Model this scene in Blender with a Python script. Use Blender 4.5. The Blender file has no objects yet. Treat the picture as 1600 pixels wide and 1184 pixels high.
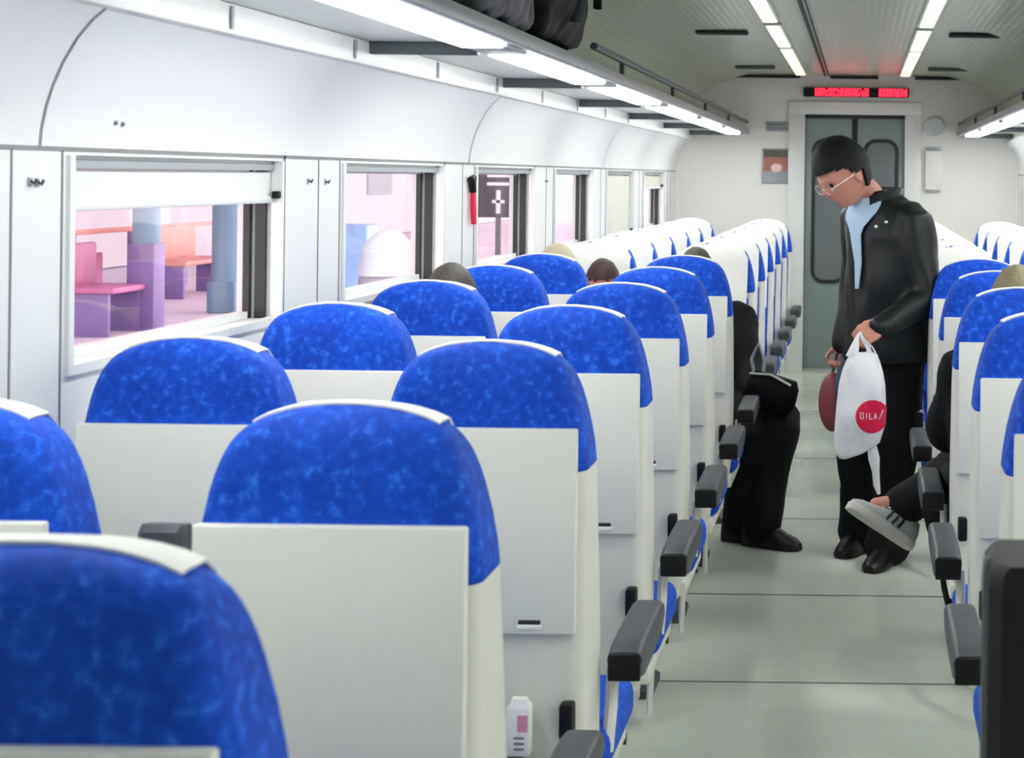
import bpy, bmesh, math, random
from mathutils import Vector, Matrix, Quaternion, noise
random.seed(7)
S = bpy.context.scene
COL = S.collection
PI = math.pi

# ------------------------------------------------------------------ materials
def mat(name, col, rough=.5, metal=0., spec=.5, noise_amt=0., noise_scale=8., bump=0., bump_scale=60., emit=None, estr=0., coat=0., sheen=0.):
    m = bpy.data.materials.new(name); m.use_nodes = True
    nt = m.node_tree; b = nt.nodes['Principled BSDF']
    c = tuple(col) + (1,)
    b.inputs['Base Color'].default_value = c
    b.inputs['Roughness'].default_value = rough
    b.inputs['Metallic'].default_value = metal
    b.inputs['Specular IOR Level'].default_value = spec
    b.inputs['Coat Weight'].default_value = coat
    b.inputs['Sheen Weight'].default_value = sheen
    tc = nt.nodes.new('ShaderNodeTexCoord')
    if noise_amt:
        n = nt.nodes.new('ShaderNodeTexNoise'); n.inputs['Scale'].default_value = noise_scale
        n.inputs['Detail'].default_value = 4
        nt.links.new(tc.outputs['Object'], n.inputs['Vector'])
        mx = nt.nodes.new('ShaderNodeMix'); mx.data_type = 'RGBA'
        mx.inputs[6].default_value = tuple(min(1, x*(1+noise_amt)) for x in col)+(1,)
        mx.inputs[7].default_value = tuple(x*(1-noise_amt) for x in col)+(1,)
        nt.links.new(n.outputs['Fac'], mx.inputs[0])
        nt.links.new(mx.outputs[2], b.inputs['Base Color'])
    if bump:
        n = nt.nodes.new('ShaderNodeTexNoise'); n.inputs['Scale'].default_value = bump_scale
        nt.links.new(tc.outputs['Object'], n.inputs['Vector'])
        bp = nt.nodes.new('ShaderNodeBump'); bp.inputs['Strength'].default_value = bump; bp.inputs['Distance'].default_value = .01
        nt.links.new(n.outputs['Fac'], bp.inputs['Height']); nt.links.new(bp.outputs[0], b.inputs['Normal'])
    if emit:
        b.inputs['Emission Color'].default_value = tuple(emit)+(1,)
        b.inputs['Emission Strength'].default_value = estr
    return m

def moquette():
    m = bpy.data.materials.new('blue_moquette'); m.use_nodes = True
    nt = m.node_tree; b = nt.nodes['Principled BSDF']; L = nt.links.new
    b.inputs['Roughness'].default_value = .7; b.inputs['Sheen Weight'].default_value = .12; b.inputs['Specular IOR Level'].default_value = .25
    b.inputs['Sheen Roughness'].default_value = .4
    b.inputs['Sheen Tint'].default_value = (.25, .6, 1, 1)
    tc = nt.nodes.new('ShaderNodeTexCoord'); oi = nt.nodes.new('ShaderNodeObjectInfo')
    ad = nt.nodes.new('ShaderNodeVectorMath'); ad.operation = 'ADD'
    sc = nt.nodes.new('ShaderNodeVectorMath'); sc.operation = 'SCALE'
    cb = nt.nodes.new('ShaderNodeCombineXYZ')
    for i in range(3): L(oi.outputs['Random'], cb.inputs[i])
    L(cb.outputs[0], sc.inputs[0]); sc.inputs['Scale'].default_value = 7
    L(tc.outputs['Object'], ad.inputs[0]); L(sc.outputs[0], ad.inputs[1])
    n1 = nt.nodes.new('ShaderNodeTexNoise'); n1.inputs['Scale'].default_value = 62; n1.inputs['Detail'].default_value = 2; n1.inputs['Distortion'].default_value = .25
    n2 = nt.nodes.new('ShaderNodeTexNoise'); n2.inputs['Scale'].default_value = 9; n2.inputs['Detail'].default_value = 2
    L(ad.outputs[0], n1.inputs['Vector']); L(ad.outputs[0], n2.inputs['Vector'])
    r1 = nt.nodes.new('ShaderNodeValToRGB')
    e = r1.color_ramp.elements
    e[0].position = .40; e[0].color = (.003, .065, .55, 1)
    e[1].position = .74; e[1].color = (.032, .20, .90, 1)
    k = e.new(.58); k.color = (.006, .095, .68, 1)
    L(n1.outputs['Fac'], r1.inputs[0])
    r2 = nt.nodes.new('ShaderNodeValToRGB')
    e = r2.color_ramp.elements
    e[0].position = .4; e[0].color = (.8, .8, .85, 1); e[1].position = .65; e[1].color = (1, 1.0, 1.0, 1)
    L(n2.outputs['Fac'], r2.inputs[0])
    mx = nt.nodes.new('ShaderNodeMix'); mx.data_type = 'RGBA'; mx.blend_type = 'MULTIPLY'; mx.inputs[0].default_value = 1
    L(r1.outputs[0], mx.inputs[6]); L(r2.outputs[0], mx.inputs[7]); L(mx.outputs[2], b.inputs['Base Color'])
    bp = nt.nodes.new('ShaderNodeBump'); bp.inputs['Strength'].default_value = .15; bp.inputs['Distance'].default_value = .004
    L(n1.outputs['Fac'], bp.inputs['Height']); L(bp.outputs[0], b.inputs['Normal'])
    return m

def floor_mat():
    m = bpy.data.materials.new('grey_vinyl_floor'); m.use_nodes = True
    nt = m.node_tree; b = nt.nodes['Principled BSDF']; L = nt.links.new
    tc = nt.nodes.new('ShaderNodeTexCoord')
    n1 = nt.nodes.new('ShaderNodeTexNoise'); n1.inputs['Scale'].default_value = 2.2; n1.inputs['Detail'].default_value = 5
    n2 = nt.nodes.new('ShaderNodeTexNoise'); n2.inputs['Scale'].default_value = 120; n2.inputs['Detail'].default_value = 2
    L(tc.outputs['Object'], n1.inputs['Vector']); L(tc.outputs['Object'], n2.inputs['Vector'])
    r = nt.nodes.new('ShaderNodeValToRGB'); e = r.color_ramp.elements
    e[0].position = .3; e[0].color = (.60, .64, .56, 1); e[1].position = .7; e[1].color = (.73, .78, .67, 1)
    L(n1.outputs['Fac'], r.inputs[0])
    mx = nt.nodes.new('ShaderNodeMix'); mx.data_type = 'RGBA'; mx.blend_type = 'OVERLAY'; mx.inputs[0].default_value = .25
    L(r.outputs[0], mx.inputs[6]); L(n2.outputs['Fac'], mx.inputs[7]); L(mx.outputs[2], b.inputs['Base Color'])
    b.inputs['Roughness'].default_value = .33
    r2 = nt.nodes.new('ShaderNodeMapRange'); r2.inputs[3].default_value = .26; r2.inputs[4].default_value = .34
    r2.inputs[1].default_value = .2; r2.inputs[2].default_value = .8
    L(n1.outputs['Fac'], r2.inputs[0]); L(r2.outputs[0], b.inputs['Roughness'])
    return m

def ceiling_mat():
    m = bpy.data.materials.new('ribbed_grey_ceiling'); m.use_nodes = True
    nt = m.node_tree; b = nt.nodes['Principled BSDF']; L = nt.links.new
    b.inputs['Roughness'].default_value = .3
    tc = nt.nodes.new('ShaderNodeTexCoord'); w = nt.nodes.new('ShaderNodeTexWave'); w.wave_type = 'BANDS'; w.bands_direction = 'X'
    w.inputs['Scale'].default_value = 9; L(tc.outputs['Object'], w.inputs['Vector'])
    bp = nt.nodes.new('ShaderNodeBump'); bp.inputs['Strength'].default_value = .10; bp.inputs['Distance'].default_value = .006
    L(w.outputs['Fac'], bp.inputs['Height']); L(bp.outputs[0], b.inputs['Normal'])
    n = nt.nodes.new('ShaderNodeTexNoise'); n.inputs['Scale'].default_value = 5
    mp = nt.nodes.new('ShaderNodeMapping'); mp.inputs['Scale'].default_value = (1, .1, 1)
    L(tc.outputs['Object'], mp.inputs[0]); L(mp.outputs[0], n.inputs['Vector'])
    r = nt.nodes.new('ShaderNodeValToRGB'); e = r.color_ramp.elements
    e[0].position = .35; e[0].color = (.50, .56, .44, 1); e[1].position = .7; e[1].color = (.60, .65, .54, 1)
    L(n.outputs['Fac'], r.inputs[0]); L(r.outputs[0], b.inputs['Base Color'])
    return m

def glass_mat(name, tint=(1, 1, 1), refl=.08):
    m = bpy.data.materials.new(name); m.use_nodes = True
    nt = m.node_tree; nt.nodes.clear(); L = nt.links.new
    o = nt.nodes.new('ShaderNodeOutputMaterial'); t = nt.nodes.new('ShaderNodeBsdfTransparent'); g = nt.nodes.new('ShaderNodeBsdfGlossy')
    t.inputs[0].default_value = tuple(tint)+(1,); g.inputs['Roughness'].default_value = .02
    mx = nt.nodes.new('ShaderNodeMixShader'); mx.inputs[0].default_value = refl
    L(t.outputs[0], mx.inputs[1]); L(g.outputs[0], mx.inputs[2]); L(mx.outputs[0], o.inputs[0])
    return m

M = {}
M['fabric'] = moquette()
M['cream'] = mat('cream_plastic', (.80, .80, .73), .42, noise_amt=.03, noise_scale=3)
M['cream_dim'] = mat('cream_plastic_shell', (.77, .76, .67), .5, noise_amt=.03, noise_scale=3)
M['cloth'] = mat('white_headrest_linen', (.88, .88, .84), .8, bump=.15, bump_scale=200)
M['char'] = mat('charcoal_rubber', (.065, .07, .08), .45, noise_amt=.1)
M['black'] = mat('black_plastic', (.004, .004, .005), .5, spec=.3, noise_amt=.1)
M['wall'] = mat('white_wall_panel', (.74, .75, .74), .4, noise_amt=.02, noise_scale=2)
M['cove'] = mat('white_cove_panel', (.74, .75, .75), .3, noise_amt=.02, noise_scale=2)
M['endwall'] = mat('cream_white_end_wall', (.80, .79, .74), .5, noise_amt=.02, noise_scale=2)
M['joint'] = mat('grey_joint', (.22, .22, .22), .7, noise_amt=.1)
M['floor'] = floor_mat()
M['ceil'] = ceiling_mat()
M['dark'] = mat('dark_slot', (.015, .018, .018), .6, noise_amt=.1)
M['gray'] = mat('grey_metal_profile', (.33, .36, .37), .4, metal=.3, noise_amt=.05)
M['brk'] = mat('dark_grey_bracket', (.10, .12, .125), .45, metal=.3, noise_amt=.05)
M['shelf'] = mat('pale_shelf', (.66, .70, .68), .35, noise_amt=.03)
M['tube'] = mat('fluorescent_diffuser', (.9, .9, .9), .5, emit=(.97, 1, .985), estr=8.5)
M['ystrip'] = mat('yellow_ceiling_diffuser', (.7, .7, .45), .5, emit=(.95, .97, .62), estr=.55)
M['door'] = mat('grey_green_door', (.25, .31, .31), .4, metal=.1, noise_amt=.06)
M['doorglass'] = mat('dark_door_glass', (.16, .18, .185), .15, noise_amt=.1)
M['rubber'] = mat('black_rubber', (.012, .016, .016), .5, noise_amt=.1)
M['glass'] = glass_mat('window_glass', (1, .985, .99), .05)
M['blind'] = mat('white_roller_blind', (.70, .71, .70), .7, bump=.1, bump_scale=150)
M['blindcream'] = mat('cream_roller_blind', (.62, .60, .52), .7, bump=.1, bump_scale=150)
M['ledred'] = mat('red_led', (.5, .01, .02), .5, emit=(1, .015, .04), estr=1.6)
M['rail'] = mat('pale_floor_rail', (.72, .74, .70), .35, noise_amt=.04)
M['skin'] = mat('skin', (.60, .27, .19), .55, noise_amt=.12, noise_scale=20)
M['skinpink'] = mat('skin_pink', (.62, .30, .27), .55, noise_amt=.12, noise_scale=20)
M['hairblack'] = mat('black_hair', (.004, .005, .005), .6, spec=.3, noise_amt=.4, noise_scale=40, bump=.4, bump_scale=150)
M['jacket'] = mat('black_green_jacket', (.007, .010, .010), .45, spec=.32, noise_amt=.3, noise_scale=6, bump=.5, bump_scale=9)
M['trousers'] = mat('black_trousers', (.0035, .004, .0045), .8, spec=.25, noise_amt=.2, bump=.3, bump_scale=12)
M['shirt'] = mat('pale_blue_shirt', (.42, .58, .74), .7, noise_amt=.05, bump=.2, bump_scale=25)
M['shoe'] = mat('black_leather', (.004, .004, .004), .4, spec=.4, noise_amt=.2)
M['bagwhite'] = mat('white_plastic_bag', (.86, .85, .86), .35, noise_amt=.02, bump=.5, bump_scale=22)
M['bagred'] = mat('red_print', (.80, .012, .06), .4, noise_amt=.05)
M['bagtext'] = mat('white_print', (.9, .75, .78), .4, noise_amt=.02)
M['maroon'] = mat('maroon_bag', (.25, .05, .06), .5, noise_amt=.2)
M['navy'] = mat('slate_blue_bag', (.05, .09, .14), .5, noise_amt=.2)
M['sneaker'] = mat('grey_sneaker', (.42, .43, .42), .6, noise_amt=.15, noise_scale=40)
M['sole'] = mat('pale_sneaker_sole', (.60, .58, .52), .6, noise_amt=.05)
M['stripe'] = mat('dark_sneaker_stripe', (.03, .03, .035), .6, noise_amt=.1)
M['metal'] = mat('bright_metal', (.75, .75, .72), .25, metal=.8, noise_amt=.05)
M['greybag'] = mat('grey_jacket_cloth', (.10, .105, .11), .6, noise_amt=.3, bump=.6, bump_scale=20)
M['blackbag'] = mat('black_backpack_nylon', (.002, .002, .0025), .6, spec=.15, noise_amt=.3, bump=.4, bump_scale=20)

# ------------------------------------------------------------------ helpers
def link(name, me, m, parent=None, smooth=True):
    o = bpy.data.objects.new(name, me); COL.objects.link(o)
    if m is not None and not me.materials: me.materials.append(m)
    if smooth and me.polygons:
        me.shade_smooth()
    if parent is not None: o.parent = parent
    return o

def obj(name, bm, m, parent=None, smooth=True, auto=35):
    bmesh.ops.recalc_face_normals(bm, faces=bm.faces)
    me = bpy.data.meshes.new(name)
    if smooth and auto:
        for e in bm.edges:
            if len(e.link_faces) == 2 and e.calc_face_angle(0) > math.radians(auto): e.smooth = False
    bm.to_mesh(me); bm.free()
    return link(name, me, m, parent, smooth)

def tag(o, label, cat, group=None):
    o['label'] = label; o['category'] = cat
    if group: o['group'] = group
    return o

def thing(name, label, cat, loc=(0, 0, 0), rz=0, group=None):
    o = bpy.data.objects.new(name, None); COL.objects.link(o)
    o.location = loc; o.rotation_euler = (0, 0, rz); o.empty_display_size = .1
    return tag(o, label, cat, group)

def struct(o):
    o['kind'] = 'structure'; return o

def copy_tree(o, parent=None):
    c = o.copy(); COL.objects.link(c); c.parent = parent
    for ch in list(o.children): copy_tree(ch, c)
    return c

def box(bm, x0, x1, y0, y1, z0, z1, bev=0., seg=2):
    t = bmesh.new()
    bmesh.ops.create_cube(t, size=1)
    for v in t.verts:
        v.co = Vector(((x0+x1)/2+v.co.x*(x1-x0), (y0+y1)/2+v.co.y*(y1-y0), (z0+z1)/2+v.co.z*(z1-z0)))
    if bev:
        bmesh.ops.bevel(t, geom=list(t.edges), offset=bev, segments=seg, affect='EDGES', profile=.5)
    merge(bm, t)

def merge(bm, t, mtx=None):
    if mtx is not None: bmesh.ops.transform(t, matrix=mtx, verts=t.verts)
    me = bpy.data.meshes.new('tmp'); t.to_mesh(me); t.free(); bm.from_mesh(me); bpy.data.meshes.remove(me)

def B(*a, bev=0., seg=2):
    bm = bmesh.new(); box(bm, *a, bev=bev, seg=seg); return bm

def loft(bm, rings, cap=True, closed=True):
    vs = [[bm.verts.new(p) for p in r] for r in rings]
    n = len(rings[0])
    for a, b in zip(vs, vs[1:]):
        for i in range(n if closed else n-1):
            j = (i+1) % n
            try: bm.faces.new((a[i], a[j], b[j], b[i]))
            except ValueError: pass
    if cap and closed:
        bm.faces.new(list(reversed(vs[0]))); bm.faces.new(vs[-1])
    return vs

def tube(bm, pts, rad, n=12, up=None, cap=True):
    """rad: number or list of numbers / (ra, rb) pairs"""
    pts = [Vector(p) for p in pts]
    if not isinstance(rad, (list, tuple)): rad = [rad]*len(pts)
    rad = [(r, r) if not isinstance(r, (tuple, list)) else r for r in rad]
    u = Vector(up) if up else None
    rings = []
    for i, p in enumerate(pts):
        t = (pts[min(i+1, len(pts)-1)]-pts[max(i-1, 0)]).normalized()
        if u is None:
            u = Vector((0, 0, 1)) if abs(t.z) < .9 else Vector((0, 1, 0))
        u = (u-t*u.dot(t)).normalized(); w = t.cross(u)
        rings.append([p+u*math.cos(2*PI*k/n)*rad[i][0]+w*math.sin(2*PI*k/n)*rad[i][1] for k in range(n)])
    loft(bm, rings, cap)

def limb(bm, pts, rad, n=14, sub=4):
    """smooth rounded-end tube through joints"""
    pts = [Vector(p) for p in pts]
    P, R = [], []
    for i in range(len(pts)-1):
        for k in range(sub):
            t = k/sub
            a, b = pts[i], pts[i+1]
            m0 = (pts[i+1]-pts[max(i-1, 0)])*.5; m1 = (pts[min(i+2, len(pts)-1)]-pts[i])*.5
            h = (2*t**3-3*t**2+1)*a+(t**3-2*t**2+t)*m0*.6+(-2*t**3+3*t**2)*b+(t**3-t**2)*m1*.6
            P.append(h); R.append(rad[i]*(1-t)+rad[i+1]*t)
    P.append(pts[-1]); R.append(rad[-1])
    d0 = (P[0]-P[1]).normalized(); d1 = (P[-1]-P[-2]).normalized()
    P = [P[0]+d0*R[0]*.85, P[0]+d0*R[0]*.5]+P+[P[-1]+d1*R[-1]*.5, P[-1]+d1*R[-1]*.85]
    R = [R[0]*.45, R[0]*.85]+R+[R[-1]*.85, R[-1]*.45]
    tube(bm, P, R, n)

def ball(bm, c, r, seg=14, rot=None):
    t = bmesh.new(); bmesh.ops.create_uvsphere(t, u_segments=seg, v_segments=seg-4, radius=1)
    s = r if isinstance(r, (tuple, list)) else (r, r, r)
    mt = Matrix.Translation(Vector(c)) @ ((rot.to_4x4()) if rot else Matrix.Identity(4)) @ Matrix.Diagonal((s[0], s[1], s[2], 1))
    merge(bm, t, mt)

def remesh(name, bm, m, voxel, parent=None, smooth_it=3, disp=None):
    """fuse overlapping closed pieces into one continuous surface"""
    bmesh.ops.recalc_face_normals(bm, faces=bm.faces)
    me = bpy.data.meshes.new('src'); bm.to_mesh(me); bm.free()
    o = bpy.data.objects.new('src', me); COL.objects.link(o)
    r = o.modifiers.new('r', 'REMESH'); r.mode = 'VOXEL'; r.voxel_size = voxel
    s = o.modifiers.new('s', 'SMOOTH'); s.iterations = smooth_it; s.factor = .6
    dg = bpy.context.evaluated_depsgraph_get()
    nm = bpy.data.meshes.new_from_object(o.evaluated_get(dg)); nm.name = name
    bpy.data.objects.remove(o); bpy.data.meshes.remove(me)
    if disp:
        for v in nm.vertices: v.co += disp(v.co, v.normal)
    nm.materials.clear()
    return link(name, nm, m, parent)

def folds(amp, sc, stretch=(1, 1, .6)):
    def f(c, n):
        return n*(amp*noise.noise(Vector((c.x*sc*stretch[0], c.y*sc*stretch[1], c.z*sc*stretch[2]))))
    return f

F = 2550.; CX, CY, RL = 1345., 278., .012; H = 1.55
def P(px, py, Y):
    dx, dy = px-CX, py-CY
    return Vector(((dx+RL*dy)*Y/F, Y, H-(dy-RL*dx)*Y/F))

# ------------------------------------------------------------------ camera
cam = bpy.data.cameras.new('camera'); co = bpy.data.objects.new('camera', cam); COL.objects.link(co)
cam.sensor_width = 36; cam.lens = 36*F/1600
cam.shift_x = (800-CX)/1600; cam.shift_y = (CY-592)/1600
co.matrix_world = Matrix.Translation((0, 0, H)) @ Matrix.Rotation(PI/2, 4, 'X') @ Matrix.Rotation(RL, 4, 'Z')
cam.dof.use_dof = True; cam.dof.focus_distance = 5.2; cam.dof.aperture_fstop = 9
cam.clip_start = .05
S.camera = co

# ------------------------------------------------------------------ shell of the carriage
XL, XR, YE, YB = -1.47, 1.25, 12.95, -1.2
ZJ, ZC = 1.59, 2.36
WT, WB = 1.575, 1.165                      # window top and sill
WFAR = [4.14+1.6*i for i in range(6)]
WLEN = 1.12
PX0 = YB

struct(obj('floor', B(XL-.1, XR+.1, YB, YE+1.2, -.06, 0), M['floor'], smooth=False))
bm = bmesh.new()
for y in (1.6, 2.85, 4.02, 5.0, 6.05, 7.4, 9.0, 10.8):
    box(bm, -.62, .40, y, y+.010, .0005, .0015)
M['fjoint'] = mat('floor_joint', (.20, .215, .20), .5, noise_amt=.1)
struct(obj('trim_1', bm, M['fjoint'], smooth=False))

def side_wall(name, X, s, fars):
    """s=-1: wall on the left (thickness goes outwards)"""
    x0, x1 = sorted((X, X+s*.11))
    bm = bmesh.new()
    box(bm, x0, x1, YB, YE, 0, WB)
    box(bm, x0, x1, YB, YE, WT, ZJ+.02)
    edges = [YB]
    for f in fars: edges += [f-WLEN, f]
    edges.append(YE)
    for a, b in zip(edges[::2], edges[1::2]):
        if b > a: box(bm, x0, x1, a, b, WB, WT)
    return struct(obj(name, bm, M['wall'], smooth=False))
side_wall('wall_left', XL, -1, WFAR)
side_wall('wall_right', XR, 1, WFAR)
# outer skin above the windows so that no daylight leaks in
def outer(name, pts_f, m, thick=.0):
    bm = bmesh.new()
    rings = [[Vector((x, y, z)) for (x, z) in pts_f] for y in (YB, YE)]
    loft(bm, rings, cap=False, closed=False)
    return struct(obj(name, bm, m, auto=50))
cove_pts = []
prof = [(-1.47, 1.59), (-1.468, 1.62), (-1.46, 1.66), (-1.448, 1.70), (-1.43, 1.742), (-1.405, 1.785), (-1.378, 1.818), (-1.355, 1.838)]
def mir(p): return [(-.22-x, z) for x, z in p]
def solid(name, prof_in, dx, dz, m, auto=40, ys=(YB, YE)):
    """extrude an open profile along the carriage and give it thickness outwards"""
    bm = bmesh.new()
    back = [(x+dx, z+dz) for x, z in reversed(prof_in)]
    pts = list(prof_in)+back
    loft(bm, [[Vector((x, y, z)) for x, z in pts] for y in ys])
    return struct(obj(name, bm, m, auto=auto))
solid('trim_2', prof, -.05, .05, M['cove'])
solid('trim_3', mir(prof), .05, .05, M['cove'])
# ceiling profile: rises from behind the racks, flat in the middle
cp = [(-1.40, 1.88), (-1.39, 2.0), (-1.34, 2.12), (-1.25, 2.22), (-1.13, 2.29), (-1.0, 2.335), (-.9, 2.36), (-.5, 2.365), (.28, 2.365), (.68, 2.36), (.78, 2.335), (.91, 2.29), (1.03, 2.22), (1.12, 2.12), (1.17, 2.0), (1.18, 1.88)]
bm = bmesh.new()
outp = [(-1.5, 1.88), (-1.5, 2.45), (1.28, 2.45), (1.28, 1.88)]
pts = cp+list(reversed(outp))
loft(bm, [[Vector((x, y, z)) for x, z in pts] for y in (YB, YE)])
struct(obj('ceiling', bm, M['ceil'], auto=40))
struct(obj('wall_back', B(XL-.1, XR+.1, YB-.1, YB, 0, 2.5), M['wall'], smooth=False))
# end wall around the doorway
DX0, DX1, DZ = -.447, .345, 2.05
bm = bmesh.new()
box(bm, XL-.1, DX0-.06, YE, YE+.1, 0, 2.5); box(bm, DX1+.06, XR+.1, YE, YE+.1, 0, 2.5)
box(bm, DX0-.06, DX1+.06, YE, YE+.1, DZ+.05, 2.5)
struct(obj('wall_end', bm, M['endwall'], smooth=False))
bm = bmesh.new()
box(bm, DX0-.13, DX0, YE-.025, YE-.0005, 0, DZ, bev=.003); box(bm, DX1, DX1+.13, YE-.025, YE-.0005, 0, DZ, bev=.003)
box(bm, DX0-.13, DX1+.13, YE-.025, YE-.0005, DZ+.0005, DZ+.1, bev=.003)
box(bm, DX0-.06, DX0, YE, YE+.1, 0, DZ+.05); box(bm, DX1, DX1+.06, YE, YE+.1, 0, DZ+.05); box(bm, DX0+.0005, DX1-.0005, YE, YE+.1, DZ+.0005, DZ+.05)
struct(obj('trim_4', bm, M['wall']))
# dark strips coloured as the shadow in the gap between ceiling and end wall
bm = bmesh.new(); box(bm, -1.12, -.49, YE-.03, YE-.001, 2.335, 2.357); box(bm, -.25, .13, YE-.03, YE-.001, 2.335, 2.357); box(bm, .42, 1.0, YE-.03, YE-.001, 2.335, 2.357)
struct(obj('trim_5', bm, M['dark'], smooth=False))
# baseboards
struct(obj('baseboard_left', B(XL, XL+.02, YB, YE, 0, .12), M['cream_dim'], smooth=False))
struct(obj('baseboard_right', B(XR-.02, XR, YB, YE, 0, .12), M['cream_dim'], smooth=False))
# floor rails that carry the seats
struct(obj('trim_6', B(-.69, -.635, YB, 12.3, 0, .095, bev=.01), M['rail']))
struct(obj('trim_7', B(.415, .47, YB, 12.3, 0, .095, bev=.01), M['rail']))
# joints on the wall panels and coves
bm = bmesh.new()
for X, s in ((XL, 1), (XR, -1)):
    for f in [2.54]+WFAR:
        for d in (.28, .46):
            a, b = sorted((X, X+s*.0015)); box(bm, a, b, f+d, f+d+.006, .12, ZJ)
        a, b = sorted((X, X+s*.002)); box(bm, a, b, f+.012, f+.026, WB, ZJ)
    a, b = sorted((X, X+s*.002)); box(bm, a, b, YB, YE, ZJ-.008, ZJ)
struct(obj('trim_8', bm, M['joint'], smooth=False))
bm = bmesh.new()
for k in range(-2, 4):
    y = 2.917+3.2*k
    if y < YB or y > YE: continue
    for pr, sg in ((prof, 1), (mir(prof), -1)):
        loft(bm, [[Vector((x+sg*.0015, y+d, z-.0015)) for x, z in pr] for d in (0, .007)], cap=False, closed=False)
struct(obj('trim_9', bm, M['joint']))

# windows
def window(n, X, s, far, blind_z, bmat):
    e = bpy.data.objects.new('window_%d' % n, None); COL.objects.link(e); e['kind'] = 'structure'
    e.location = (X, far-WLEN/2, WB)
    h = WT-WB; L2 = WLEN/2
    def bx(name, m, *bxs, bev=0):
        bm = bmesh.new()
        for (a, b, c, d, z0, z1) in bxs:
            x0, x1 = sorted((s*a, s*b)); box(bm, x0, x1, c, d, z0, z1, bev=bev)
        o = obj(name, bm, m, e, smooth=bool(bev)); return o
    # frame lining, x measured outwards from the wall face
    bx('window_frame', M['wall'], (-.008, .02, -L2, -L2+.02, .0185, h), (-.008, .02, L2-.012, L2, .0185, h), (-.008, .02, -L2, L2, 0, .018), (.0205, .1, -L2, L2, 0, .012), (.0205, .1, -L2, L2, h-.008, h), (.07, .1, -L2, -L2+.025, .0125, h-.0085), (.07, .1, -L2+.026, L2-.03, .0125, .03), (.07, .1, -L2+.026, L2-.03, h-.03, h-.0085))
    bx('seal', M['rubber'], (.034, .060, L2-.014, L2-.001, .0125, h-.02))
    bx('seal', M['rubber'], (.072, .088, L2-.020, L2-.001, .0125, h-.01))
    bx('pane', M['glass'], (.078, .082, -L2+.01, L2-.01, .02, h-.02))
    bx('blind_housing', M['gray'], (.012, .05, -L2+.022, L2-.014, h-.024, h-.009))
    if blind_z is not None:
        z = blind_z-WB
        o = bx('blind', bmat, (.022, .026, -L2+.022, L2-.015, z, h-.028))
        bb = bmesh.new(); x0, x1 = sorted((s*.014, s*.034)); box(bb, x0, x1, -L2+.022, L2-.015, z-.016, z+.002, bev=.004)
        p = obj('blind_bar', bb, M['blind'], e)
        k = bmesh.new(); x0, x1 = sorted((-s*.004, s*.014)); box(k, x0, x1, L2-.03, L2-.008, z-.004, z+.014, bev=.003); obj('blind_catch', k, M['black'], e)
    return e
bl = [1.485, None, None, None, WB+.03, 1.47]
for i, f in enumerate(WFAR):
    window(i+1, XL, -1, f, bl[i], M['blind'] if i == 0 else M['blindcream'])
for i, f in enumerate(WFAR):
    window(i+7, XR, 1, f, [1.45, None, 1.3, None, 1.5, None][i], M['blindcream'])

# ------------------------------------------------------------------ end door
de = bpy.data.objects.new('door_1', None); COL.objects.link(de); de['kind'] = 'structure'; de.location = (0, YE+.03, 0)
mid = -.05
for a, b in ((DX0, mid-.012), (mid+.012, DX1)):
    w0, w1 = a+.085, b-.075
    def rr(x0, x1, z0, z1, r, n=8):
        pts = []
        for cx, cz, a0 in ((x1-r, z1-r, 0), (x0+r, z1-r, 90), (x0+r, z0+r, 180), (x1-r, z0+r, 270)):
            for k in range(n+1):
                t = math.radians(a0+90*k/n); pts.append((cx+r*math.cos(t), cz+r*math.sin(t)))
        return pts
    leaf = obj('door_leaf', B(a, b, 0, .04, .03, DZ-.002, bev=.004), M['door'], de)
    g = bmesh.new(); pts = rr(w0, w1, .74, 1.83, .07)
    loft(g, [[Vector((x, y, z)) for x, z in pts] for y in (-.006, .001)]); obj('door_window', g, M['doorglass'], leaf)
    g = bmesh.new(); o1 = rr(w0-.03, w1+.03, .71, 1.86, .10); i1 = rr(w0, w1, .74, 1.83, .07)
    loft(g, [[Vector((x, y, z)) for x, z in p] for p, y in ((o1, 0), (o1, -.014), (i1, -.014), (i1, 0))], cap=False); obj('gasket', g, M['rubber'], leaf)
obj('door_seal', B(mid-.02, mid+.02, -.012, .03, .03, DZ, bev=.004), M['rubber'], de)
obj('door_sill', B(DX0, DX1, -.05, .04, .0, .028, bev=.003), M['metal'], de)
obj('door_track', B(DX0, DX1, -.02, .0, DZ-.03, DZ, bev=.003), M['rubber'], de)
struct(obj('wall_vestibule', B(-1.5, 1.3, YE+1.1, YE+1.2, 0, 2.5), M['wall'], smooth=False))

# LED board above the door
t = thing('led_display', 'long black display lit with red characters above the end door', 'display', (-.04, YE-.03, 2.225))
obj('housing', B(-.42, .415, -.03, .028, -.036, .036, bev=.006), M['black'], t)
rng = random.Random(3)
for xa, xb in ((-.33, .11), (.175, .40)):
    bm = bmesh.new(); x = xa
    while x < xb-.02:
        for r in range(5):
            for c in range(3):
                if rng.random() < .88: box(bm, x+c*.0085, x+c*.0085+.0078, -.0335, -.030, -.031+r*.0125, -.031+r*.0125+.0115)
        x += .0285
    obj('lit_characters', bm, M['ledred'], t, smooth=False)
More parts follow.
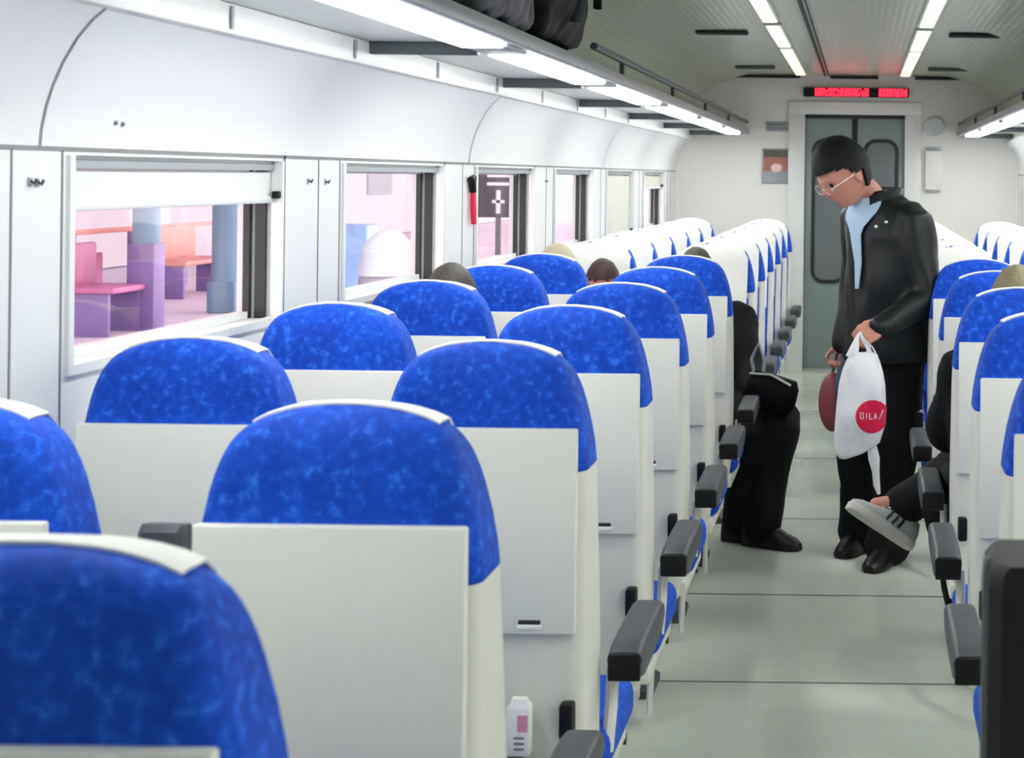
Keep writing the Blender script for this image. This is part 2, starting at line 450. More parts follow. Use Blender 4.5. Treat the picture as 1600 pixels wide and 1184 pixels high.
# poster, plates and boxes on the end wall
def endbox(name, label, cat, px0, py0, px1, py1, m, d=.02):
    a, b = P(px0, py1, YE), P(px1, py0, YE)
    t = thing(name, label, cat, ((a.x+b.x)/2, YE, a.z))
    w = (b.x-a.x)/2
    return t, w, b.z-a.z
t, w, h = endbox('poster', 'small framed poster with red and dark picture left of the door', 'poster', 1190, 232, 1233, 287, None)
obj('frame', B(-w, w, -.012, 0, 0, h, bev=.004), M['gray'], t)
M['p1'] = mat('poster_dark', (.10, .09, .07), .5, noise_amt=.5, noise_scale=14)
M['p2'] = mat('poster_red', (.42, .16, .12), .5, noise_amt=.5, noise_scale=12)
M['p3'] = mat('poster_white', (.85, .6, .58), .5, noise_amt=.05)
M['p4'] = mat('poster_grey', (.35, .36, .40), .5, noise_amt=.4, noise_scale=12)
obj('picture', B(-w+.012, w-.012, -.015, -.012, h*.75, h-.012), M['p1'], t, smooth=False)
obj('picture', B(-w+.012, w-.012, -.015, -.012, h*.36, h*.75), M['p2'], t, smooth=False)
bm = bmesh.new(); ball(bm, (.01, -.0145, h*.45), (.045, .003, .035)); obj('picture_highlight', bm, M['p3'], t)  # pale pink oval in the picture
obj('picture', B(-w+.012, w*.1, -.015, -.012, .012, h*.36), M['p4'], t, smooth=False)
t, w, h = endbox('notice_plate', 'thin grey notice plate above the poster on the end wall', 'sign', 1197, 190, 1235, 205, None)
obj('plate', B(-w, w, -.012, 0, 0, h, bev=.003), M['gray'], t)
bm = bmesh.new(); box(bm, -w*.8, w*.6, -.0135, -.012, h*.6, h*.75); box(bm, -w*.8, w*.8, -.0135, -.012, h*.25, h*.4); obj('printed_lines', bm, M['joint'], t, smooth=False)
t, w, h = endbox('wall_speaker', 'round pale speaker high on end wall right of the door', 'speaker', 1443, 182, 1477, 216, None)
bm = bmesh.new(); tube(bm, [(0, 0, h/2), (0, -.03, h/2), (0, -.05, h/2)], [w, w, w*.85], n=28); obj('speaker_body', bm, M['shelf'], t)
bm = bmesh.new()
for r in (.2, .45, .7): 
    pts = [(w*r*math.cos(2*PI*k/24), -.051, h/2+w*r*math.sin(2*PI*k/24)) for k in range(25)]
    tube(bm, pts, .003, n=5)
obj('grille', bm, M['gray'], t)
t, w, h = endbox('wall_cabinet', 'narrow cream equipment box right of the door', 'box', 1445, 230, 1472, 300, None)
obj('cabinet_body', B(-w, w, -.05, 0, .02, h-.03, bev=.006), M['endwall'], t)
obj('vent_strip', B(-w*.8, w*.8, -.03, 0, h-.028, h, bev=.003), M['gray'], t)
obj('base_strip', B(-w*.8, w*.8, -.04, 0, 0, .018, bev=.003), M['gray'], t)

# ------------------------------------------------------------------ ceiling fittings
for sx, side in ((-.78, 'left'), (.625, 'right')):
    for y, nm in ((7.4, 'nearer'), (9.07, 'middle'), (11.9, 'far')):
        if y == 7.4: continue
        t = thing('ceiling_vent', 'dark slot vent in the %s ceiling panel, the %s one' % (side, 'farther' if y > 10 else 'nearer'), 'vent', (sx, y, 2.345), group='ceiling slot vents')
        obj('slot', B(-.145, .145, -.045, .045, -.004, .012, bev=.002), M['dark'] if y < 10 else M['brk'], t)
        obj('louvre', B(-.14, .14, -.004, .004, -.010, -.001), M['brk'], t)
ordn = ['nearest', 'second', 'third', 'fourth', 'fifth', 'sixth', 'seventh', 'eighth']
for X, side, grp in ((-.475, 'left', 'yellow ceiling strips'), (.335, 'right', 'yellow ceiling strips')):
    ys = [7.0, 8.6, 10.15, 11.6] if side == 'left' else [7.2, 8.8, 10.3, 11.6]
    for i, y in enumerate(ys):
        t = thing('ceiling_light', 'yellowish strip light in the %s ceiling run, %s from the camera' % (side, ordn[i]), 'light', (X, y, 2.348), group=grp)
        L = 1.4 if i < 3 else 1.1
        obj('trim_frame', B(-.048, .048, 0, L, .0, .014, bev=.003), M['shelf'], t)
        obj('diffuser', B(-.036, .036, .03, L-.03, -.008, .004, bev=.003), M['ystrip'], t)
# black conduit line along the ceiling
bm = bmesh.new(); box(bm, -.300, -.285, YB, YE-.03, 2.352, 2.364); box(bm, -.268, -.262, YB, YE-.03, 2.354, 2.364)
struct(obj('trim_10', bm, M['dark'], smooth=False))

# ------------------------------------------------------------------ luggage racks with strip lights
ZR = 1.885
def rack(mx, side):
    def X(v): return v if mx == 1 else -.13-v          # mirror about x=-.065
    def bx(bm, a, b, *r, bev=0):
        x0, x1 = sorted((X(a), X(b))); box(bm, x0, x1, *r, bev=bev)
    t = thing('luggage_rack', 'overhead luggage rack running along the %s wall' % side, 'luggage rack', (X(-1.15), 6, 1.88))
    def add(name, bm, m, par=None, smooth=True):
        bmesh.ops.translate(bm, vec=-Vector(t.location), verts=bm.verts)
        return obj(name, bm, m, par or t, smooth)
    bm = bmesh.new(); bx(bm, -1.39, -.90, YB+.02, YE-.02, ZR+.02, ZR+.034, bev=.003); add('shelf', bm, M['shelf'])
    bm = bmesh.new(); bx(bm, -1.385, -1.335, YB+.02, YE-.02, 1.838, ZR+.02, bev=.006); add('back_rail', bm, M['wall'])
    bm = bmesh.new(); bx(bm, -.918, -.885, YB+.02, YE-.02, ZR+.0, ZR+.040, bev=.008); add('front_rail', bm, M['gray'])
    bm = bmesh.new(); tube(bm, [(X(-.905), 5.5 if mx == 1 else YB+.05, ZR+.098), (X(-.905), YE-.03, ZR+.098)], .013, n=10); h = add('hand_rail', bm, M['brk'])
    for k in range(7):
        y = 1.2+1.648*k
        if mx == 1 and y < 5.5: continue
        bm = bmesh.new(); box(bm, X(-.905)-.008, X(-.905)+.008, y, y+.02, ZR+.038, ZR+.095); add('rail_post', bm, M['brk'])
    for k in range(-1, 6):
        y = 4.44+1.648*k
        bm = bmesh.new()
        bx(bm, -1.34, -1.045, y-.02, y+.02, ZR-.014, ZR+.020, bev=.004); add('bracket', bm, M['brk'])
    for k in range(-1, 7):
        y = 2.85+1.648*k-.2
        bm = bmesh.new(); bx(bm, -1.04, -.92, y-.06, y+.19, ZR-.008, ZR+.022, bev=.006); add('lamp_end_box', bm, M['gray'])
    # small vertical tabs along the back rail
    for k in range(9):
        y = 2.6+.84*k
        bm = bmesh.new(); bx(bm, -1.332, -1.328, y, y+.012, 1.848, ZR+.012); add('rail_tab', bm, M['gray'])
    return X
for mx, side in ((1, 'left'), (-1, 'right')):
    Xf = rack(mx, side)
    for k in range(-2 if mx == 1 else -2, 6):
        y = 2.85+1.648*k
        y1 = min(y+1.37, YE-.05)
        if y < YB+.05: y = YB+.05
        if y1-y < .3: continue
        x0, x1 = sorted((Xf(-1.035), Xf(-.925)))
        vis = y1 > (2.0 if mx == 1 else 7.9)
        lab = 'white strip light under the %s luggage rack, ' % side
        if mx == 1: lab += ['behind the camera', 'beside the camera', 'nearest and largest in the photo', 'second from the camera', 'third from the camera', 'fourth from the camera', 'fifth from the camera', 'farthest, ending at the wall'][k+2]
        else: lab += ['behind camera', 'beside camera', 'out of frame', 'out of frame ahead', 'before the frame edge', 'cut by the frame edge', 'middle of the row', 'farthest, ending at the wall'][k+2]
        t = thing('strip_light', lab, 'light', ((x0+x1)/2, y, ZR-.006), group='strip lights under the luggage racks')
        w = (x1-x0)/2
        obj('diffuser', B(-w, w, .012, y1-y-.012, -.006, .012, bev=.004), M['tube'] if k > -2 or mx == -1 else M['shelf'], t)
        obj('lamp_tray', B(-w-.006, w+.006, 0, y1-y, .012, .025, bev=.002), M['shelf'], t)

# things on the left rack
zr = ZR+.046
t = thing('backpack', 'bulging black backpack on the left luggage rack above the lights', 'backpack', (-1.04, 4.80, zr))
bm = bmesh.new(); box(bm, -.10, .17, -.33, .33, 0.0, .30, bev=.04); ball(bm, (.10, -.10, .15), (.115, .28, .14)); ball(bm, (.09, .12, .15), (.115, .27, .14)); ball(bm, (0, 0, .26), (.14, .33, .10))
remesh('backpack_body', bm, M['blackbag'], .012, t, 4, folds(.014, 13))
bm = bmesh.new(); tube(bm, [(.15, .32, .16), (.17, .38, .185), (.19, .43, .18), (.185, .46, .155)], [(.006, .014)]*4, n=8); obj('strap', bm, M['blackbag'], t)
bm = bmesh.new(); tube(bm, [(.205, -.05, .06), (.222, -.02, .16), (.18, .02, .28)], [(.005, .018)]*3, n=8); obj('shoulder_strap', bm, M['char'], t)
t = thing('folded_coat', 'crumpled grey coat lying beside the black backpack on the rack', 'coat', (-1.05, 4.08, zr))
bm = bmesh.new(); ball(bm, (.09, 0, .14), (.12, .29, .12)); ball(bm, (.08, .08, .22), (.11, .2, .12)); box(bm, -.09, .175, -.28, .28, 0, .16, bev=.03)
remesh('coat_bundle', bm, M['greybag'], .014, t, 3, folds(.035, 13, (1, 1.6, .4)))
M['tealcase'] = mat('dark_teal_case', (.045, .075, .078), .45, noise_amt=.1)
t = thing('suitcase', 'dark teal suitcase lying on the left rack nearest the camera', 'suitcase', (-1.06, 3.32, zr))
obj('case_body', B(-.14, .185, -.40, .38, .002, .22, bev=.04, seg=4), M['tealcase'], t)
obj('zip_band', B(-.143, .188, -.403, .383, .112, .120, bev=.002), M['black'], t)
bm = bmesh.new(); tube(bm, [(.18, -.08, .06), (.205, -.06, .06), (.205, .06, .06), (.18, .08, .06)], .008, n=8); bmesh.ops.translate(bm, vec=(0, 0, .11), verts=bm.verts); obj('handle', bm, M['black'], t)

# ------------------------------------------------------------------ the seat
def prof_w(z):
    T = [(.34, .170), (.45, .186), (.7, .190), (1.0, .190), (1.05, .186), (1.09, .180), (1.13, .171), (1.16, .162), (1.185, .151), (1.20, .141), (1.213, .127), (1.223, .108), (1.231, .085), (1.237, .058), (1.241, .025)]
    for (a, wa), (b, wb) in zip(T, T[1:]):
        if z <= b: return wa+(wb-wa)*max(0, (z-a))/(b-a)
    return .025
def prof_y(z):
    T0 = [(.34, .05), (.45, .02), (.6, .006), (1.15, .006), (1.185, .010), (1.205, .015), (1.22, .022), (1.231, .030), (1.237, .038), (1.241, .048)]
    T1 = [(.34, .235), (.45, .25), (.6, .24), (.8, .20), (1.0, .16), (1.1, .145), (1.15, .138), (1.185, .13), (1.205, .12), (1.22, .11), (1.231, .10), (1.237, .088), (1.241, .072)]
    r = []
    for T in (T0, T1):
        v = T[-1][1]
        for (a, wa), (b, wb) in zip(T, T[1:]):
            if z <= b: v = wa+(wb-wa)*max(0, (z-a))/(b-a); break
        r.append(v)
    return r
def rring(z, grow=0., r=.03, n=6):
    w = prof_w(z)+grow; y0, y1 = prof_y(z); y0 -= grow; y1 += grow
    r = min(r, w*.95, (y1-y0)*.48)
    pts = []
    for cx, cy, a0 in ((w-r, y1-r, 0), (-w+r, y1-r, 90), (-w+r, y0+r, 180), (w-r, y0+r, 270)):
        for k in range(n+1):
            t = math.radians(a0+90*k/n); pts.append(Vector((cx+r*math.cos(t), cy+r*math.sin(t), z)))
    return pts
def make_seat(arm, cw=.125):
    """arm=+1: armrest on +x; faces +y; origin on the floor below the rear face"""
    root = thing('train_seat', 'x', 'seat')
    bm = bmesh.new()
    zs = [.34, .37, .45, .55, .65, .75, .85, .95, 1.012]
    loft(bm, [rring(z) for z in zs]); obj('back_shell', bm, M['cream_dim'], root)
    bm = bmesh.new()
    zs = [1.008, 1.015, 1.03, 1.05, 1.07, 1.09, 1.11, 1.13, 1.15, 1.165, 1.18, 1.192, 1.203, 1.212, 1.219, 1.225, 1.23, 1.234, 1.237, 1.239, 1.241]
    loft(bm, [rring(z, -.004 if z < 1.01 else .002, r=.036) for z in zs]); obj('headrest', bm, M['fabric'], root, auto=60)
    # tray that folds against the rear of the shell
    tr = obj('tray_table', B(-.178, .176, -.013, .008, .724, 1.092, bev=.004), M['cream'], root)
    bm = B(.095*arm-.02, .095*arm+.02, -.0145, -.010, .742, .750, bev=.001); obj('finger_slot', bm, M['dark'], tr)
    bm = B(.095*arm-.022, .095*arm+.022, -.0165, -.011, .733, .742, bev=.002); obj('latch', bm, M['cloth'], tr)
    # front upholstery
    bm = bmesh.new()
    rings = []
    for z in (.42, .45, .5, .6, .7, .8, .9, .98, 1.02):
        w = prof_w(z)-.012; y1 = prof_y(z)[1]
        d = .05 if .45 < z < 1.0 else .02
        rings.append([Vector((x*w, y1-.03+(d+.03)*(1-abs(x)**4*.8)*(1 if yy else 0), z)) for x, yy in [(-1, 0), (-1, 1), (-.8, 1), (-.5, 1), (0, 1), (.5, 1), (.8, 1), (1, 1), (1, 0)]])
    loft(bm, rings); obj('back_cushion', bm, M['fabric'], root, auto=60)
    # linen headrest cover
    bm = bmesh.new()
    nx = 15; cols = []
    for i in range(nx):
        x = -cw+2*cw*i/(nx-1)
        # top height at this x
        z = 1.241
        while prof_w(z)+.002 < abs(x)+.002 and z > 1.0: z -= .001
        zt = z
        colp = []
        y0, y1 = prof_y(zt)
        ys = (y0+y1)/2-(.014 if cw < .14 else min(.05, (y1-y0)/2-.004)); zd = 0 if cw < .14 else .001
        if cw > .14: colp.append((x, ys-.004, zt-.010))
        colp.append((x, ys, zt+.0035-zd)); colp.append((x, (y0+y1)/2, zt+.005)); colp.append((x, min(y1+.004, y0+(y1-y0)*.9), zt+.004))
        for f in (.012, .03, .06, .1, .16, .22, .28, .35, .42):
            zz = zt-f
            if f > .2: zz = min(zz, 1.241-f)
            zz = max(zz, .82)
            y = prof_y(zz)[1]+.008
            if zz < 1.02: y += .045*(1-(abs(x)/.19)**4*.8)
            colp.append((x, y, zz))
        cols.append([Vector(p) for p in colp])
    vs = loft(bm, cols, cap=False, closed=False)
    bmesh.ops.recalc_face_normals(bm, faces=bm.faces)
    bmesh.ops.solidify(bm, geom=list(bm.faces), thickness=.003)
    obj('headrest_cover', bm, M['cloth'], root, auto=70)
    # seat cushion
    obj('seat_cushion', B(-.205, .205, .19, .60, .375, .475, bev=.035, seg=4), M['fabric'], root)
    fr = obj('seat_frame', B(-.19, .19, .12, .57, .335, .378, bev=.01), M['cream_dim'], root)
    # pedestal to the floor rail
    bm = bmesh.new()
    loft(bm, [[Vector((x*w, .34+y*d, z)) for x, y in ((-1, -1), (1, -1), (1, 1), (-1, 1))] for z, w, d in ((.0, .08, .10), (.02, .08, .10), (.05, .05, .07), (.30, .05, .07), (.34, .10, .12))])
    obj('pedestal', bm, M['char'], root)
    # armrest
    s = arm
    x0, x1 = sorted((s*.203, s*.270))
    bm = bmesh.new()
    sec = [(.20, .600, .632), (.23, .575, .640), (.26, .566, .643), (.34, .566, .645), (.46, .570, .645), (.53, .576, .644), (.56, .59, .64), (.57, .60, .63)]
    rings = []
    for y, zb, zt in sec:
        r = .014; ring = []
        for cx, cz, a0 in ((x1-r, zt-r, 0), (x0+r, zt-r, 90), (x0+r, zb+r, 180), (x1-r, zb+r, 270)):
            for k in range(4):
                t = math.radians(a0+30*k); ring.append(Vector((cx+r*math.cos(t), y, cz+r*math.sin(t))))
        rings.append(ring)
    loft(bm, rings); ar = obj('armrest', bm, M['char'], root)
    bm = bmesh.new()
    xa, xb = sorted((s*.192, s*.222)); 
    tube(bm, [(s*.200, .30, .575), (s*.200, .28, .5), (s*.196, .26, .42)], [(.028, .012)]*3, n=10)
    obj('armrest_bracket', bm, M['cream_dim'], ar)
    xa, xb = sorted((s*.205, s*.268)); obj('armrest_end', B(xa, xb, .190, .202, .578, .630, bev=.004), M['black'], ar)
    # side plate and foot bar at the back
    xa, xb = sorted((s*.150, s*.175))
    obj('footrest_bracket', B(xa, xb, -.02, .03, .535, .60, bev=.006), M['black'], root)
    bm = bmesh.new(); tube(bm, [(-.15, .03, .24), (.15, .03, .24)], .014, n=10)
    tube(bm, [(-.13, .03, .24), (-.13, .14, .34)], .009, n=8); tube(bm, [(.13, .03, .24), (.13, .14, .34)], .009, n=8)
    obj('footrest', bm, M['black'], root)
    # pale arched foot on the floor rail
    bm = bmesh.new()
    xs = s*.10
    tube(bm, [(xs, .02, .03), (xs, .05, .13), (xs, .12, .2), (xs, .24, .24), (xs, .4, .26), (xs, .52, .34)], [(.03, .010)]*6, n=8)
    obj('side_leg', bm, M['rail'], root)
    return root
protoA = make_seat(1); protoB = make_seat(-1); protoC = make_seat(1, .160); protoD = make_seat(-1, .160)
used = set()
def place(arm, x, y, rz, label, group):
    if rz: pr = protoC if arm > 0 else protoD
    else: pr = protoA if arm > 0 else protoB
    if pr.name in used: o = copy_tree(pr)
    else: o = pr; used.add(pr.name)
    o.location = (x, y, 0); o.rotation_euler = (0, 0, rz); o['label'] = label; o['group'] = group
    return o
def Yn(n): return .824*(n+.69)-.1
CL, CLW, CR, CRW = -.680, -1.226, .460, 1.006
word = {1: 'first', 2: 'second', 3: 'third', 4: 'fourth', 5: 'fifth', 6: 'sixth', 7: 'seventh'}
G1 = 'blue seats turned away from the camera'; G2 = 'blue seats facing the camera at the far end'
lab1 = {1: 'nearest blue seat back, cut off at the bottom left corner of the photo',
        2: 'large blue and cream aisle seat directly behind the nearest seat back',
        3: 'left aisle seat, third back from the camera, drink carton in its lower back',
        4: 'left aisle seat, fourth back from the camera',
        5: 'left aisle seat, fifth back from the camera',
        6: 'left aisle seat, sixth back from the camera',
        7: 'left aisle seat back with a dark haired head right behind it'}
lab2 = {2: 'blue window seat cut by the left frame edge, raised armrest beside it',
        3: 'blue window seat in front of the large pink window view',
        4: 'pale blue lit window seat just right of the first window',
        5: 'blue window seat with brown hair of a passenger above it',
        6: 'blue window seat behind the brown haired passenger, sixth row',
        7: 'blue window seat with the beige capped passenger above it'}
seats = {}
for n in range(1, 8):
    seats['a', n] = place(1, CL, Yn(n), 0, lab1[n], G1)
    if n > 1: seats['w', n] = place(1, CLW, Yn(n), 0, lab2[n], G1)
    if n > 2: seats['r', n] = place(-1, CR, Yn(n), 0, {3: 'right aisle seat cut by the right frame edge, nearest one visible', 4: 'right aisle seat, second back from the right frame edge', 5: 'right aisle seat with a blond haired head above it', 6: 'right aisle seat just beyond the blond haired passenger', 7: 'right aisle seat back beside the standing man, farthest turned away'}[n], G1)
for k in range(6):
    y = 7.72+.824*k
    w = ordn[k]
    place(-1, CL, y, PI, 'camera-facing aisle seat with white headrest cover left of aisle, %s of six' % w, G2)
    place(-1, CLW, y, PI, 'camera-facing window seat with white headrest cover, left side, %s of six' % w, G2)
    place(1, CR, y, PI, 'camera-facing aisle seat with white headrest cover right of aisle, %s of six' % w, G2)
    if k > 0: place(1, CRW, y, PI, 'camera-facing window seat with white headrest cover, right side, %s' % ordn[k-1], G2)
# the raised middle armrest in the second row
for ch in seats['w', 2].children:
    if ch.name.startswith('armrest'):
        piv = Vector((0, .24, .60))
        ch.matrix_basis = Matrix.Translation(Vector((.010, -.06, .118))) @ Matrix.Translation(piv) @ Matrix.Rotation(math.radians(84), 4, 'X') @ Matrix.Translation(-piv)

# drink carton tucked in the back of the third aisle seat
t = thing('drink_carton', 'small white carton with pink label behind the third aisle seat', 'carton', (-.598, Yn(3)-.028, .515))
obj('carton_body', B(-.021, .021, -.016, .016, 0, .085, bev=.003), M['cloth'], t)
M['pink'] = mat('pink_print', (.70, .30, .45), .5, noise_amt=.2, noise_scale=60)
obj('pink_label', B(-.0, .0185, -.0172, -.0155, .045, .074), M['pink'], t, smooth=False)
bm = bmesh.new()
for k in range(3): box(bm, -.006+.0, .012, -.0172, -.0155, .012+k*.010, .016+k*.010)
obj('dark_lettering', bm, M['joint'], t, smooth=False)
loft_b = bmesh.new(); loft(loft_b, [[Vector((x*w, y*.016*w/.021, z)) for x, y in ((-1, -1), (1, -1), (1, 1), (-1, 1))] for z, w in ((.085, .021), (.094, .014), (.1, .013))]); obj('carton_top', loft_b, M['cloth'], t)
# wire shelf holding it
struct_pocket = obj('carton_shelf', B(-.06, .09, -.06, .008, .508, .514), M['char'], seats['a', 3], smooth=False)

# black case at the right frame edge
t = thing('instrument_case', 'tall black case standing at the right frame edge, out of focus', 'case', (.213, 1.86, 0))
bm = bmesh.new()
loft(bm, [[Vector((x*w, y*.07, z)) for x, y in ((-.8, -1), (.8, -1), (1, -.7), (1, .7), (.8, 1), (-.8, 1), (-1, .7), (-1, -.7))] for z, w in ((0.012, .055), (.03, .066), (.6, .066), (1.09, .066), (1.115, .063), (1.125, .055))])
obj('case_shell', bm, M['black'], t, auto=30)
bm = bmesh.new(); box(bm, -.0685, .0685, -.0015, .0015, .03, 1.12); obj('zip', bm, M['gray'], t, smooth=False)
bm = bmesh.new(); tube(bm, [(0, -.03, 1.12), (0, -.028, 1.135), (0, .028, 1.135), (0, .03, 1.12)], .004, n=8); obj('handle', bm, M['char'], t)
bm = bmesh.new()
for x in (-.05, .05):
    for y in (-.05, .05): ball(bm, (x, y, .008), (.01, .01, .008), seg=8)
obj('rubber_foot', bm, M['rubber'], t)

# ------------------------------------------------------------------ people
def head_pieces(c, Fd, U, s=1.0):
    """returns rotation matrix columns (side, forward, up)"""
    Fd = Vector(Fd).normalized(); U = Vector(U); U = (U-Fd*U.dot(Fd)).normalized(); Sd = Fd.cross(U)
    return Matrix((Sd, Fd, U)).transposed(), Vector(c), s
def head_point(d):
    """surface of the head for unit direction d (side, forward, up)"""
    x, y, z = d
    p = Vector((x*.076, y*.096, z*.118))
    if z < 0: p.x *= 1-.22*(-z); 
    if z < 0 and y < 0: p.y *= 1-.25*(-z)
    if z < -.4 and y > 0: p.y += .012*(-z-.4)
    def g(px, py, pz, w): return math.exp(-((x-px)**2+(y-py)**2+(z-pz)**2)/w)
    p.y += .020*math.exp(-(x/.13)**2)*math.exp(-((z+.18)/.13)**2)*(1 if y > 0 else 0)      # nose
    p.y += .010*math.exp(-(x/.09)**2)*math.exp(-((z+.02)/.18)**2)*(1 if y > 0 else 0)
    for sx in (-.4, .4):
        p.y -= .010*math.exp(-((x-sx)/.17)**2-((z-.02)/.12)**2)*(1 if y > 0 else 0)        # sockets
    p.y += .005*math.exp(-(x/.5)**2-((z-.17)/.08)**2)*(1 if y > 0 else 0)                  # brow
    p.y += .006*math.exp(-(x/.22)**2-((z+.50)/.05)**2)*(1 if y > 0 else 0)                 # lips
    p.y -= .004*math.exp(-(x/.25)**2-((z+.56)/.03)**2)*(1 if y > 0 else 0)
    p.y += .010*math.exp(-(x/.28)**2-((z+.82)/.14)**2)*(1 if y > 0 else 0)                 # chin
    return p
def head_bm(bm, c, R, s):
    t = bmesh.new(); bmesh.ops.create_uvsphere(t, u_segments=48, v_segments=36, radius=1)
    for v in t.verts: v.co = head_point(v.co.normalized())*s
    merge(bm, t, Matrix.Translation(c) @ R.to_4x4())
    for sx in (-1, 1):
        t = bmesh.new(); bmesh.ops.create_uvsphere(t, u_segments=14, v_segments=10, radius=1)
        merge(bm, t, Matrix.Translation(c) @ R.to_4x4() @ Matrix.Translation(Vector((sx*.077, -.008, -.012))*s) @ Matrix.Rotation(-sx*.35, 4, 'Z') @ Matrix.Diagonal((.007*s, .018*s, .031*s, 1)))
def hair_obj(c, R, s, m, parent, line=.32, back=-.55, bulk=1.075, name='hair'):
    t = bmesh.new(); bmesh.ops.create_uvsphere(t, u_segments=56, v_segments=40, radius=1)
    kill = []
    for v in t.verts:
        d = v.co.normalized()
        lim = line if d.y > .35 else (line+(back-line)*min(1, (.35-d.y)/.6))
        lim += .04*math.sin(d.x*17)
        if abs(d.x) > .55 and -.25 < d.y < .45: lim = max(lim, -.05)
        v.co = head_point(d)*s*(bulk+.02*noise.noise(d*5)+.03*max(0, d.z))
        if d.z < lim: kill.append(v)
    bmesh.ops.delete(t, geom=kill, context='VERTS')
    bmesh.ops.recalc_face_normals(t, faces=t.faces)
    bmesh.ops.solidify(t, geom=list(t.faces), thickness=.012*s)
    bmesh.ops.transform(t, matrix=Matrix.Translation(c) @ R.to_4x4(), verts=t.verts)
    return obj(name, t, m, parent, auto=80)
def hand_bm(bm, wrist, palm_dir, palm_normal, curl=1.0, s=1., side=1):
    """palm + four fingers + thumb. palm_dir: wrist->knuckles; normal: out of the palm side"""
    d = Vector(palm_dir).normalized(); n = Vector(palm_normal); n = (n-d*n.dot(d)).normalized(); l = d.cross(n)*side
    w = Vector(wrist)
    for k in range(5):
        f = (k-2)*.016*s
        tube(bm, [w+l*f*.7, w+d*.04*s+l*f, w+d*.085*s+l*f*1.15], [(.011*s, .012*s), (.013*s, .0125*s), (.010*s, .011*s)], n=10)
    lens = [.07, .078, .073, .058]
    for k in range(4):
        f = (k-1.5)*.0205*s
        p = w+d*.085*s+l*f; pts = [p-d*.012*s, p]; a = 0
        for seg, frac in enumerate((.45, .32, .25)):
            a += curl*(.75 if seg == 0 else .95)
            dd = d*math.cos(a)+n*math.sin(a); p = p+dd*lens[k]*frac*s; pts.append(p)
        tube(bm, pts, [.0095*s, .0095*s, .009*s, .008*s, .0065*s], n=10)
    p = w+d*.025*s-l*.032*s
    tube(bm, [p, p+(d*.5-l*.45+n*.5).normalized()*.03*s, p+(d*.7-l*.3+n*.7).normalized()*.058*s, p+(d*.75+n*.9).normalized()*.078*s], [.013*s, .011*s, .0095*s, .007*s], n=10)

